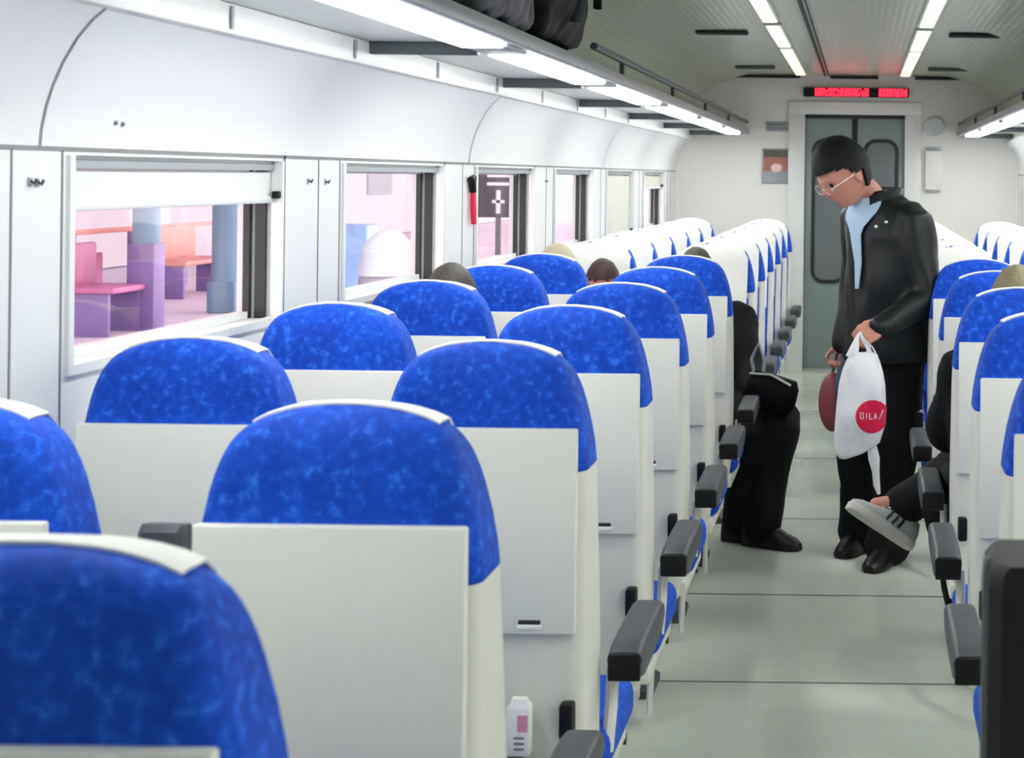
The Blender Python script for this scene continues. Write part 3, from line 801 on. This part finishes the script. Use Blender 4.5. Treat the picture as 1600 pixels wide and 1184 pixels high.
def person(label, J, mats, hair=None, group=None, name='person', voxel=.008, cuff=.0):
    """J holds joints in the space of the person's root (world here)"""
    base = Vector((J['pelvis'][0], J['pelvis'][1], 0))
    V = {k: Vector(v) for k, v in J.items() if isinstance(v, tuple) and len(v) == 3 and not isinstance(v[0], tuple)}
    body_root = None
    R, hc, s = head_pieces(V['head'], J['F'], J['U'], J.get('s', 1.0) if isinstance(J.get('s', 1.0), float) else 1.0)
    bm = bmesh.new()
    HS = J.get('hs', (1.0,))[0]
    head_bm(bm, hc, R, HS)
    nk = V['neck']
    limb(bm, [nk-Vector((0, 0, .04)), (nk+hc)/2, hc-R.col[2]*.03-R.col[1]*.025], [.058, .052, .054])
    lat = (V['shL']-V['shR']).normalized()
    pv, ch = V['pelvis'], V['chest']
    for a, b in ((-1, 1),):
        limb(bm, [pv-Vector((0, 0, 0)), (pv+ch)/2, ch, nk-Vector((0, 0, .06))], [.11, .105, .115, .06])
    limb(bm, [V['shR'], (V['shR']+V['shL'])/2, V['shL']], [.055, .075, .055])
    limb(bm, [pv-lat*.08, pv+lat*.08], [.09, .09])
    for q in 'LR':
        sg = 1 if q == 'L' else -1
        limb(bm, [V['sh'+q], V['el'+q], V['wr'+q]], [.048, .038, .026])
        hd, hn = J.get('hd'+q), J.get('hn'+q)
        d = Vector(hd) if hd else (V['wr'+q]-V['el'+q])
        nn = Vector(hn) if hn else Vector((0, 0, -1))
        hand_bm(bm, V['wr'+q], d, nn, J['curl'][0] if 'curl' in J else .5, 1., sg)
        limb(bm, [pv+lat*sg*.09, V['kn'+q], V['an'+q]], [.075, .055, .038])
        limb(bm, [V['an'+q], V['an'+q]*.5+V['to'+q]*.5, V['to'+q]], [.032, .03, .022])
    o = remesh(name, bm, mats['skin'], .0055 if voxel < .008 else voxel, None, 2)
    tag(o, label, 'person', group)
    # trousers
    bm = bmesh.new()
    limb(bm, [pv-lat*.08, pv+lat*.08], [.118, .118])
    for q in 'LR':
        sg = 1 if q == 'L' else -1
        end = V['an'+q]-(V['kn'+q]-V['an'+q]).normalized()*.012
        kk = V['kn'+q]
        limb(bm, [pv+lat*sg*.085, kk, (kk+end)/2, end], [.098, J.get('rk', (.08,))[0], .074, J.get('rh', (.068,))[0]])
    remesh('trousers', bm, mats['trousers'], .011, o, 3, folds(.010, 11, (1, 1, .7)))
    # jacket
    bm = bmesh.new()
    fwd = Vector((0, 0, 1)).cross(lat) * -1
    up = (ch-pv).normalized()
    lat2 = lat
    fw = lat2.cross(up)
    prof_j = J['torso']            # list of (t along pelvis->neck path, half width, half depth)
    pts = [pv, ch, nk]
    rings = []
    def path(t):
        if t < .5: return pv+(ch-pv)*(t/.5) if t >= 0 else pv+(ch-pv)*(t/.5)
        return ch+(nk-ch)*((t-.5)/.5)
    for t_, W_, D_ in prof_j:
        c = path(t_)
        rings.append([c+lat2*W_*math.copysign(abs(math.cos(2*PI*k/24))**.85, math.cos(2*PI*k/24))+fw*D_*math.copysign(abs(math.sin(2*PI*k/24))**.9, math.sin(2*PI*k/24)) for k in range(24)])
    loft(bm, rings)
    for q in 'LR':
        w = V['wr'+q]+(V['el'+q]-V['wr'+q]).normalized()*cuff
        c0 = V['sh'+q]*.75+path(.85)*.25
        limb(bm, [c0, V['sh'+q], (V['sh'+q]+V['el'+q])/2, V['el'+q], (V['el'+q]+w)/2, w], [.07, .078, .072, .068, .060, .050], sub=3)
    # collar
    remesh('jacket', bm, mats['jacket'], .010, o, 3, folds(.020, 9))
    # shoes
    for q in 'LR':
        if J.get('noshoe'+q): continue
        a, tt = V['an'+q], V['to'+q]
        d = (tt-a); d.z = 0; d = d.normalized() if d.length > 0 else Vector((0, 1, 0))
        l = Vector((-d.y, d.x, 0)); g = Vector((a.x, a.y, 0))
        bm = bmesh.new()
        sec = [(-.085, .022, .08), (-.075, .034, .11), (-.03, .040, .125), (.025, .042, .12), (.07, .046, .088), (.12, .048, .062), (.16, .041, .050), (.185, .022, .032)]
        rings = []
        for y, w, h in sec:
            c = g+d*y
            rings.append([c+l*w*x+Vector((0, 0, h*z+.002)) for x, z in ((-.9, 0), (-1.05, .12), (-1, .4), (-.75, .8), (-.3, 1), (.3, 1), (.75, .8), (1, .4), (1.05, .12), (.9, 0))])
        loft(bm, rings); obj('shoe', bm, mats['shoe'], o, auto=50)
    if hair: hair_obj(hc, R, HS, hair, o, J.get('hairline', (.32,))[0], bulk=J.get('bulk', (1.075,))[0])
    # eyes
    for sx in (-1, 1):
        bm = bmesh.new(); ball(bm, hc+R @ Vector((sx*.031, .078, .002))*HS, .010, seg=10); obj('eye', bm, M['shoe'], o)
    return o, R, hc, path, lat2, fw

base_m = {'skin': M['skin'], 'trousers': M['trousers'], 'jacket': M['jacket'], 'shoe': M['shoe']}
# --- standing man
d = Vector((-.82, -.57, 0)).normalized(); l = Vector((-d.y, d.x, 0)); l = Vector((.57, -.82, 0)).normalized()
c = Vector((.115, 6.56, 0))
J = {'pelvis': (.125, 6.58, .90), 'chest': (.125, 6.56, 1.22), 'neck': (.075, 6.53, 1.475), 'head': (-.068, 6.45, 1.568),
     'F': (-.70, -.42, -.55), 'U': (0, 0, 1),
     'shL': (.215, 6.41, 1.385), 'elL': (.265, 6.37, 1.085), 'wrL': (.085, 6.24, .985),
     'shR': (.0, 6.70, 1.385), 'elR': (-.01, 6.78, 1.10), 'wrR': (-.06, 6.70, .88),
     'knL': (.155, 6.50, .50), 'anL': (.125, 6.56, .085), 'toL': (.085, 6.47, .03),
     'knR': (-.0, 6.72, .50), 'anR': (.01, 6.80, .085), 'toR': (-.03, 6.71, .03),
     'hdL': (-.75, -.30, -.35), 'hnL': (-.1, .75, -.55), 'hdR': (-.1, -.1, -1), 'hnR': (-.6, -.6, 0),
     'curl': (1.15,), 'torso': [(-.12, .200, .165), (-.05, .208, .172), (.1, .205, .165), (.3, .205, .160), (.5, .21, .155), (.7, .205, .145), (.85, .18, .13), (.95, .13, .105), (1.02, .085, .085), (1.06, .07, .072)],
     'rk': (.100,), 'rh': (.092,), 'hairline': (.34,), 'hs': (1.12,), 'bulk': (1.17,)}
man, R, hc, path, latm, fwm = person('standing man in a black jacket holding a white carrier bag in the aisle', J, base_m, M['hairblack'], voxel=.006, cuff=-.005)
# fw should point to his front
fdir = fwm if fwm.dot(d) > 0 else -fwm
def tors(t):
    T = J['torso']
    for (a, wa, da), (b, wb, db) in zip(T, T[1:]):
        if t <= b:
            k = (t-a)/(b-a); return wa+(wb-wa)*k, da+(db-da)*k
    return T[-1][1:]
bm = bmesh.new(); rings = []
for i in range(13):
    t_ = 1.0-.66*i/12
    W_, D_ = tors(t_); ang = .80*max(0, 1-i/4.5)**1.1+.20*(1-i/12)+.05
    row = []
    for k in range(9):
        a = -ang+2*ang*k/8
        row.append(path(t_)+latm*(W_+.003)*math.sin(a)*1.0+fdir*(D_+.012)*math.cos(a))
    rings.append(row)
loft(bm, rings, cap=False, closed=False); bmesh.ops.recalc_face_normals(bm, faces=bm.faces); bmesh.ops.solidify(bm, geom=list(bm.faces), thickness=.006)
obj('shirt', bm, M['shirt'], man)
# shirt collar and jacket collar
for nm, r0, r1, m_, z0, z1, gap in (('shirt_collar', .078, .074, M['shirt'], -.03, .030, .30), ('jacket_collar', .092, .108, M['jacket'], -.045, .035, .72)):
    bm = bmesh.new(); rows = []
    nkp = Vector(J['neck'])+fdir*.018
    for i in range(4):
        z = z0+(z1-z0)*i/3; r = r0+(r1-r0)*i/3
        row = []
        for k in range(25):
            a = gap+(2*PI-2*gap)*k/24
            row.append(nkp+fdir*r*1.05*math.cos(a)+latm*r*math.sin(a)+Vector((0, 0, z-.035*max(0, math.cos(a)))))
        rows.append(row)
    loft(bm, rows, cap=False, closed=False); bmesh.ops.recalc_face_normals(bm, faces=bm.faces); bmesh.ops.solidify(bm, geom=list(bm.faces), thickness=.005)
    obj(nm, bm, m_, man)
# jacket lapel snaps (two bright studs)
for px, py in ((1369, 354), (1385, 347)):
    p = P(px, py, 6.36)
    bm = bmesh.new(); ball(bm, p, .0085, seg=10); obj('stud', bm, M['metal'], man)
# glasses
bm = bmesh.new()
for sx in (-1, 1):
    pts = []
    for k in range(17):
        a = 2*PI*k/16; pts.append(hc+R @ Vector((sx*.033+.024*math.cos(a), .101-abs(math.cos(a))*.002, -.006+.018*math.sin(a)))*1.12)
    tube(bm, pts, .0018, n=6)
    tube(bm, [hc+R @ Vector((sx*.057, .098, -.002))*1.12, hc+R @ Vector((sx*.080, .04, .002))*1.12, hc+R @ Vector((sx*.082, -.01, .0))*1.12], .0018, n=6)
tube(bm, [hc+R @ Vector((-.010, .103, -.002))*1.12, hc+R @ Vector((.010, .103, -.002))*1.12], .002, n=6)
obj('glasses', bm, M['metal'], man)

# --- white carrier bag hanging from his hand
hp = Vector((.005, 6.19, .945))
t = thing('carrier_bag', 'white plastic carrier bag with a red circle held by the standing man', 'bag', (.008, 6.17, .49))
def bagw(z):   # z from 0 bottom .. .40 top
    T = [(0, -.078, -.04), (.02, -.092, .02), (.06, -.098, .075), (.12, -.096, .094), (.2, -.090, .098), (.28, -.082, .094), (.33, -.070, .084), (.37, -.055, .072), (.40, -.04, .060)]
    for (a, xa, ya), (b, xb, yb) in zip(T, T[1:]):
        if z <= b: k = (z-a)/(b-a); return xa+(xb-xa)*k, ya+(yb-ya)*k
    return T[-1][1:]
def bagd(z): return .045*math.sin(PI*min(1, max(0, (z+.03)/.42)))**.6+.004
def bagp(a, z):
    x0, x1 = bagw(z); cx, w = (x0+x1)/2, (x1-x0)/2; D = bagd(z)
    q = Vector((cx+w*math.cos(a), D*math.sin(a), z))
    n = noise.noise(Vector((q.x*16, q.z*9, 3+math.sin(a))))*.010
    return q+Vector((0, n*math.sin(a)*1.5, n*.4))
bm = bmesh.new()
loft(bm, [[bagp(2*PI*k/40, .40*i/26) for k in range(40)] for i in range(27)]); obj('bag_body', bm, M['bagwhite'], t, auto=80)
# red disc printed on the side towards the camera, wrapping to the edge
def onbag(x, z, off):
    x0, x1 = bagw(z); cx, w = (x0+x1)/2, (x1-x0)/2
    cc = max(-.995, min(.995, (x-cx)/w)); a = -math.acos(cc)
    q = bagp(a, z); nrm = Vector((math.cos(a)*.4, math.sin(a), 0)).normalized()
    return q+nrm*off
bm = bmesh.new(); cxx, czz, rr_ = .045, .165, .062
cen = bm.verts.new(onbag(cxx, czz, .003)); prev = None
for i in range(1, 7):
    row = [bm.verts.new(onbag(cxx+rr_*i/6*math.cos(2*PI*k/36), czz+rr_*i/6*math.sin(2*PI*k/36), .003)) for k in range(36)]
    for k in range(36):
        if prev is None: bm.faces.new((cen, row[k], row[(k+1) % 36]))
        else: bm.faces.new((prev[k], row[k], row[(k+1) % 36], prev[(k+1) % 36]))
    prev = row
bod = obj('red_circle', bm, M['bagred'], t)
bm = bmesh.new()
def stroke(x0, z0, x1, z1, w=.0035):
    dx, dz = x1-x0, z1-z0; L_ = math.hypot(dx, dz); nx_, nz_ = -dz/L_*w/2, dx/L_*w/2
    n = 3; a = [(x0+dx*i/n, z0+dz*i/n) for i in range(n+1)]
    vs = [[bm.verts.new(onbag(x+nx_*s_, z+nz_*s_, .0048)) for s_ in (-1, 1)] for x, z in a]
    for p_, q_ in zip(vs, vs[1:]): bm.faces.new((p_[0], p_[1], q_[1], q_[0]))
zc = .168
for i, ch in enumerate('OILA/'):
    x = .002+i*.0165; h_ = .011 if i < 4 else .022; w_ = .010
    if ch == 'O': segs = [(0, -1, 0, 1), (0, 1, 1, 1), (1, 1, 1, -1), (1, -1, 0, -1)]
    elif ch == 'I': segs = [(.5, -1, .5, 1)]
    elif ch == 'L': segs = [(0, 1, 0, -1), (0, -1, 1, -1)]
    elif ch == 'A': segs = [(0, -1, .5, 1), (.5, 1, 1, -1), (.2, -.2, .8, -.2)]
    else: segs = [(.2, -.6, 1.6, 1)]
    for a0, b0, a1, b1 in segs: stroke(x+a0*w_, zc+b0*h_, x+a1*w_, zc+b1*h_)
obj('white_lettering', bm, M['bagtext'], t)
# handles up to the fist
for sx, dy in ((-1, -.01), (1, .012)):
    for e_ in (-1, 1):
        bm = bmesh.new()
        x0 = .008+sx*.042+e_*.012
        tube(bm, [(x0, dy, .385), (x0*.7+.0, dy*.8, .42), (-.006+sx*.008, .01, .458), (-.004, .018, .475)], [(.004, .012), (.003, .009), (.003, .006), (.003, .005)], n=8)
        obj('handle', bm, M['bagwhite'], t)
bm = bmesh.new(); tube(bm, [(.045, 0, .05), (.055, -.005, 0), (.062, 0, -.05), (.066, .004, -.10), (.075, 0, -.135)], [(.018, .006), (.022, .006), (.014, .005), (.013, .004), (.006, .003)], n=8, up=(1, 0, 0)); obj('loose_corner', bm, M['bagwhite'], t)

# --- maroon and slate bag at his other side
t = thing('shoulder_bag', 'maroon and slate blue bag hanging behind the white carrier bag', 'bag', (-.09, 6.70, .50))
bm = bmesh.new(); ball(bm, (-.015, 0, .13), (.060, .05, .125)); remesh('bag_body', bm, M['maroon'], .01, t, 2)
bm = bmesh.new(); ball(bm, (.035, -.03, .17), (.042, .04, .19)); remesh('side_pocket', bm, M['navy'], .01, t, 2, folds(.006, 20))
bm = bmesh.new(); tube(bm, [(-.02, 0, .24), (.0, 0, .32), (.02, 0, .385)], .006, n=8); obj('strap', bm, M['navy'], t)

# --- seated people
ST = [(-.15, .16, .12), (0, .175, .125), (.25, .18, .12), (.5, .195, .12), (.75, .19, .115), (.9, .14, .095), (1.0, .08, .08), (1.06, .065, .068)]
def seated(o, f, top, lean=0):
    ox, oy = o
    def T(x, y, z): return (ox+f*x, oy+f*y, z)
    hz = top-.122
    return {'pelvis': T(0, .345, .575), 'chest': T(0, .32, .82), 'neck': T(0, .315, hz-.135), 'head': T(lean, .34, hz), 'F': (0, f, -.1), 'U': (0, 0, 1),
            'shL': T(-.165, .315, hz-.19), 'shR': T(.165, .315, hz-.19), 'elL': T(-.16, .36, .70), 'elR': T(.16, .36, .70),
            'wrL': T(-.09, .55, .665), 'wrR': T(.09, .55, .665), 'knL': T(-.09, .65, .545), 'knR': T(.09, .65, .545),
            'anL': T(-.09, .60, .10), 'anR': T(.09, .60, .10), 'toL': T(-.09, .70, .03), 'toR': T(.09, .70, .03), 'torso': ST, 'curl': (.4,), 'rk': (.072,), 'rh': (.06,)}
def clothes(name, c, ja=.3):
    return mat(name, c, .7, noise_amt=.2, bump=.3, bump_scale=12)
hb = mat('brown_grey_hair', (.050, .042, .030), .6, noise_amt=.4, noise_scale=30, bump=.4, bump_scale=120)
ho = mat('dark_olive_hair', (.050, .055, .028), .6, noise_amt=.4, noise_scale=30, bump=.4, bump_scale=120)
hr = mat('red_black_hair', (.035, .012, .012), .6, noise_amt=.6, noise_scale=16, bump=.4, bump_scale=120)
hbl = mat('ash_blond_hair', (.22, .19, .10), .6, noise_amt=.3, noise_scale=30, bump=.4, bump_scale=120)
cap = mat('beige_cap_cloth', (.40, .36, .25), .8, noise_amt=.1, bump=.2, bump_scale=80)
gc = clothes('dark_green_coat', (.04, .05, .04)); bc = clothes('blue_grey_coat', (.08, .10, .14)); rc = clothes('brown_coat', (.10, .06, .04))
person('seated passenger whose brown hair shows above the fifth row window seat', seated((-1.235, Yn(5)), 1, 1.272), dict(base_m, jacket=gc), hb, voxel=.01)
po, R7, h7, _, _, _ = person('seated passenger in a beige cap above the seventh row window seat', seated((-1.22, Yn(7)), 1, 1.262), dict(base_m, jacket=bc), None, voxel=.01)
hair_obj(h7, R7, 1.0, cap, po, .12, -.1, 1.10, 'cap')
person('seated passenger with dark reddish hair seen between the left seat columns', seated((-1.165, 7.745), -1, 1.165), dict(base_m, jacket=rc), hr, voxel=.01)
# aisle passenger in black, facing the camera, legs in the aisle
Jb = {'pelvis': (-.64, 7.40, .575), 'chest': (-.675, 7.42, .79), 'neck': (-.72, 7.40, .98), 'head': (-.735, 7.33, 1.105), 'F': (.1, -1, -.25), 'U': (0, 0, 1),
      'shL': (-.545, 7.38, .91), 'shR': (-.86, 7.42, .90), 'elL': (-.485, 7.26, .70), 'elR': (-.86, 7.28, .68), 'wrL': (-.46, 7.08, .63), 'wrR': (-.66, 7.05, .64),
      'knL': (-.325, 6.98, .515), 'knR': (-.47, 6.92, .51), 'anL': (-.40, 6.85, .10), 'anR': (-.49, 6.93, .10), 'toL': (-.30, 6.80, .03), 'toR': (-.40, 6.90, .03),
      'torso': ST, 'curl': (.7,), 'rk': (.082,), 'rh': (.085,), 'hdL': (.3, -.9, -.3)}
pb, *_ = person('seated passenger in black with trousers and shoe stretching into the aisle', Jb, dict(base_m, jacket=M['trousers']), ho, voxel=.009)
t = thing('handbag', 'black handbag on the lap of the passenger in black', 'handbag', (-.37, 6.93, .555))
bm = bmesh.new(); loft(bm, [[Vector((x*w, y*dd, z)) for x, y in ((-.9, -1), (.9, -1), (1, -.8), (1, .8), (.9, 1), (-.9, 1), (-1, .8), (-1, -.8))] for z, w, dd in ((.02, .10, .05), (.05, .115, .06), (.12, .11, .05), (.155, .09, .03))])
bmesh.ops.rotate(bm, cent=(0, 0, .08), matrix=Matrix.Rotation(.30, 3, 'Y'), verts=bm.verts); obj('bag_body', bm, M['blackbag'], t, auto=50)
bm = bmesh.new(); tube(bm, [(-.07, 0, .15), (-.085, .01, .22), (-.055, .01, .29), (-.03, 0, .22), (-.035, 0, .15)], .008, n=8); obj('handle', bm, M['gray'], t)
bm = bmesh.new(); tube(bm, [(-.09, -.045, .165), (.0, -.04, .16), (.085, -.04, .115)], .006, n=8); obj('metal_rim', bm, M['metal'], t)
# right aisle passenger, crossed leg with sneaker
Y5 = Yn(5)
Jr = {'pelvis': (.46, Y5+.345, .575), 'chest': (.45, Y5+.32, .83), 'neck': (.455, Y5+.315, 1.03), 'head': (.475, Y5+.34, 1.165), 'F': (.1, 1, -.1), 'U': (0, 0, 1),
      'shL': (.315, Y5+.31, .985), 'shR': (.60, Y5+.31, .985), 'elL': (.272, Y5+.40, .79), 'elR': (.65, Y5+.36, .72), 'wrL': (.34, Y5+.62, .70), 'wrR': (.55, Y5+.6, .72),
      'knL': (.285, Y5+.72, .56), 'anL': (.375, Y5+.84, .10), 'toL': (.38, Y5+.95, .03), 'knR': (.42, Y5+.80, .645), 'anR': (.16, 5.44, .465), 'toR': (.06, 5.41, .47),
      'torso': ST, 'curl': (.6,), 'rk': (.092,), 'rh': (.068,), 'noshoeR': True}
pr_, *_ = person('seated passenger right of the aisle with blond hair and a crossed leg', Jr, dict(base_m, jacket=M['trousers']), hbl, voxel=.009)
# the sneaker: local y heel->toe, z up from sole
def sneaker(parent):
    heel = Vector((.175, 5.40, .325)); toe = Vector((-.015, 5.36, .460))
    yv = (toe-heel).normalized(); L_ = (toe-heel).length/.27
    zv = Vector((.35, .35, .87)); zv = (zv-yv*zv.dot(yv)).normalized(); xv = yv.cross(zv)
    mt = Matrix.Translation(heel) @ Matrix((xv, yv, zv)).transposed().to_4x4() @ Matrix.Scale(L_*1.08, 4)
    sec = [(.0, .020, .06), (.012, .032, .085), (.05, .038, .10), (.10, .040, .088), (.15, .046, .065), (.20, .050, .052), (.24, .044, .045), (.265, .025, .034)]
    def rings(z0, zf, g=1.):
        return [[Vector((w*g*x, y, z0+(h*zf-z0)*z)) for x, z in ((-.95, 0), (-1, .3), (-.8, .75), (-.35, 1), (.35, 1), (.8, .75), (1, .3), (.95, 0))] for y, w, h in sec]
    bm = bmesh.new(); loft(bm, rings(.018, 1.05)); bmesh.ops.transform(bm, matrix=mt, verts=bm.verts); up = obj('sneaker', bm, M['sneaker'], parent, auto=60)
    bm = bmesh.new(); loft(bm, [[Vector((w*1.12*x, y*1.03-.004, z)) for x, z in ((-.9, -.004), (-1, .006), (-1, .024), (1, .024), (1, .006), (.9, -.004))] for y, w, h in sec]); bmesh.ops.transform(bm, matrix=mt, verts=bm.verts); obj('sole', bm, M['sole'], up, auto=50)
    bm = bmesh.new()
    for y in (.09, .115, .14):
        for sx in (-1, 1):
            tube(bm, [(sx*.044, y, .03), (sx*.040, y-.008, .055), (sx*.025, y-.016, .078)], [(.005, .002)]*3, n=6)
    bmesh.ops.transform(bm, matrix=mt, verts=bm.verts); obj('stripe', bm, M['stripe'], up)
    bm = bmesh.new()
    for y in (.10, .12, .14, .16): tube(bm, [(-.02, y, .098-(y-.1)*.5), (.02, y+.008, .098-(y-.1)*.5)], .0025, n=6)
    bmesh.ops.transform(bm, matrix=mt, verts=bm.verts); obj('laces', bm, M['cloth'], up)
sneaker(pr_)

# ------------------------------------------------------------------ small fittings on the left pillars
def hook(px, py, lab):
    X = XL; Y = -X*F/(CX-px); p = P(px, py, Y)
    t = thing('coat_hook', lab, 'coat hook', (X, p.y, p.z), group='coat hooks on the wall pillars')
    obj('plate', B(0, .003, -.007, .007, -.008, .008, bev=.001), M['gray'], t)
    bm = bmesh.new(); tube(bm, [(.002, 0, .002), (.010, 0, -.003), (.013, 0, .005)], .003, n=8); obj('peg', bm, M['char'], t)
hook(46, 284, 'left peg of the coat hook pair nearest the camera'); hook(57, 285, 'right peg of the coat hook pair nearest the camera')
hook(481, 283, 'left coat hook on the pillar right of the first window'); hook(508, 284, 'right coat hook on the pillar right of the first window')
hook(852, 283, 'coat hook on the pillar right of the third window')
Yh = 6.12
t = thing('emergency_hammer', 'red handled emergency hammer hanging on the pillar between windows', 'hammer', (XL+.015, Yh, 1.36))
bm = bmesh.new(); tube(bm, [(0, .025, 0.0), (0, .014, .06), (0, .004, .12)], [(.012, .010), (.015, .012), (.012, .010)], n=10); obj('handle', bm, M['bagred'], t)
bm = bmesh.new(); tube(bm, [(0, .004, .12), (0, -.01, .165)], [.013, .014], n=10); tube(bm, [(0, -.03, .165), (0, .012, .172)], .013, n=10); obj('hammer_head', bm, M['black'], t)
# tiny screws on the cove above window one
for px, py, nm in ((180, 192, 'left'), (191, 194, 'right')):
    p = P(px, py, 2.917*1.465/1.47*1.09)
    t = thing('cove_screw', 'tiny %s dark screw on the curved panel above the first window' % nm, 'screw', (-1.462, p.y, 1.652), group='screws on the curved panel')
    t.location.y = -1.462*F/(px-CX); t.location.z = P(px, py, t.location.y).z
    bm = bmesh.new(); ball(bm, (0, 0, 0), .005, seg=8); obj('screw_head', bm, M['joint'], t)

# ------------------------------------------------------------------ the station platform outside
M['plat'] = mat('pale_platform', (.80, .70, .76), .7, noise_amt=.04)
M['pillar'] = mat('slate_blue_pillar', (.16, .27, .38), .6, noise_amt=.2, noise_scale=2)
M['pink'] = mat('pink_bench', (.62, .20, .36), .5, noise_amt=.25, noise_scale=5)
M['violet'] = mat('violet_panel', (.26, .17, .36), .5, noise_amt=.25, noise_scale=5)
M['salmon'] = mat('salmon_rail', (.75, .30, .25), .5, noise_amt=.2)
M['sign'] = mat('grey_sign', (.10, .10, .11), .6, noise_amt=.15)
M['far'] = mat('pale_building', (.78, .72, .75), .8, noise_amt=.08, noise_scale=.5)
o = obj('platform', B(-22, -2.0, -5, 60, -.3, -.02), M['plat'], smooth=False); o['kind'] = 'structure'
o = obj('ground', B(-40, 40, -10, 80, -1.3, -1.2), M['plat'], smooth=False); o['kind'] = 'structure'
t = thing('station_building', 'pale station wall beyond the platform seen through the windows', 'building', (-12, 30, 0))
obj('facade', B(-.2, .2, -20, 30, 0, 5), M['far'], t, smooth=False)
for k in range(8): obj('opening', B(.2, .23, -16+k*5, -14+k*5, 1.0, 2.6), M['p4'], t, smooth=False)
for px, lab, x, w in ((230, 'blue station pillar in the middle of the first window', -7, .13), (355, 'slate station pillar at the right of the first window', -7, .15)):
    y = x*F/(px-CX)
    t = thing('station_pillar', lab, 'pillar', (x, y, -.02), group='station pillars outside')
    bm = bmesh.new(); tube(bm, [(0, 0, 0), (0, 0, 3.2)], w, n=20); obj('shaft', bm, M['pillar'], t)
    obj('plinth', B(-w*1.04, w*1.04, -w*1.04, w*1.04, 0, .85 if px == 230 else .35, bev=.02), M['violet'] if px == 230 else M['pillar'], t)
def bench(px, x, lab, w, col):
    y = x*F/(px-CX)
    t = thing('platform_bench', lab, 'bench', (x, y, -.02), group='benches on the platform')
    obj('seat', B(-.25, .25, -w, w, .40, .46, bev=.02), col, t)
    obj('backrest', B(-.3, -.24, -w, w, .46, .86, bev=.02), col, t)
    for s_ in (-.9, .9): obj('leg', B(-.2, .2, s_*w-.03, s_*w+.03, 0, .4, bev=.01), M['violet'], t)
bench(165, -7.2, 'pink platform bench at the left of the first window', .36, M['pink'])
bench(300, -8.4, 'salmon platform bench between the two blue pillars', .75, M['salmon'])
t = thing('platform_fence', 'low violet barrier along the platform behind the pillars', 'barrier', (-9.3, 21, -.02))
obj('top_rail', B(-.03, .03, -5, 8, .78, .84, bev=.01), M['salmon'], t); obj('lower_panel', B(-.02, .02, -5, -1.0, .12, .55), M['pink'], t)
for k in range(9): obj('post', B(-.04, .04, -5+k*1.6, -4.92+k*1.6, 0, .8), M['violet'], t)
# dome added for a glass reflection and blue machine in the second window, sign in the third
M['palebin'] = mat('pale_grey_shell', (.30, .28, .32), .5, noise_amt=.1, noise_scale=4)
M['palelid'] = mat('pale_lid', (.45, .50, .52), .5, noise_amt=.15, noise_scale=6)
M['bluebox'] = mat('pale_blue_machine', (.25, .42, .68), .5, noise_amt=.2, noise_scale=3)
x = -3.4; y = x*F/(608-CX)
t = thing('litter_bin', 'pale domed bin outside the second window', 'bin', (x, y, -.02))
bm = bmesh.new(); tube(bm, [(0, 0, 0), (0, 0, .75), (0, 0, .83)], [.21, .21, .20], n=24); obj('bin_body', bm, M['palebin'], t)
bm = bmesh.new(); tube(bm, [(0, 0, .83), (0, 0, .95), (0, 0, 1.06), (0, 0, 1.13), (0, 0, 1.16)], [.215, .20, .16, .10, .03], n=24); obj('dome_lid', bm, M['palelid'], t)
x = -4.4; y = x*F/(548-CX)
t = thing('ticket_machine', 'light blue machine at the left side of the second window', 'machine', (x, y, -.02))
obj('machine_body', B(-.2, .2, -.18, .18, 0, 1.12, bev=.02), M['bluebox'], t); obj('screen', B(.2, .21, -.1, .1, .7, .95), M['far'], t, smooth=False)
x = -7; y = x*F/(780-CX)
t = thing('station_sign', 'dark grey station sign with white bars in the third window', 'sign', (x, y, -.02))
obj('board', B(-.45, .45, -.05, .05, .72, 1.75, bev=.02), M['sign'], t)
obj('support_post', B(-.05, .05, -.06, -.0, 0, .72), M['sign'], t)
bm = bmesh.new()
for z0, z1, a, b in ((1.50, 1.56, -.22, .22), (1.34, 1.40, -.22, .2), (.80, 1.25, -.04, .04), (1.0, 1.06, -.12, .12)): box(bm, a, b, -.06, -.05, z0, z1)
obj('white_bars', bm, M['cloth'], t, smooth=False)
t = thing('canopy', 'station canopy roof over the platform', 'roof', (-9, 20, 3.2))
obj('roof_slab', B(-5, 5, -25, 40, 0, .15), M['far'], t, smooth=False)
t.location.x = -6.75

# put each person's origin on the floor beneath them
for o in [o for o in bpy.data.objects if o.parent is None and o.get('category') == 'person']:
    n = len(o.data.vertices); cc = sum((v.co for v in o.data.vertices), Vector())/n; cc.z = 0
    for ch in [o]+list(o.children_recursive): ch.data.transform(Matrix.Translation(-cc))
    o.location = cc

# ------------------------------------------------------------------ light
w = bpy.data.worlds.new('world'); S.world = w; w.use_nodes = True
bg = w.node_tree.nodes['Background']; bg.inputs[0].default_value = (1.0, .97, .99, 1); bg.inputs[1].default_value = 2.0
su = bpy.data.lights.new('sun', 'SUN'); su.energy = 3.0; su.angle = .3; so = bpy.data.objects.new('sun', su); COL.objects.link(so)
so.rotation_euler = (math.radians(35), math.radians(38), 0)
S.view_settings.view_transform = 'Standard'; S.view_settings.look = 'None'; S.view_settings.gamma = 1; S.view_settings.use_curve_mapping = False
S.view_settings.exposure = 1.18
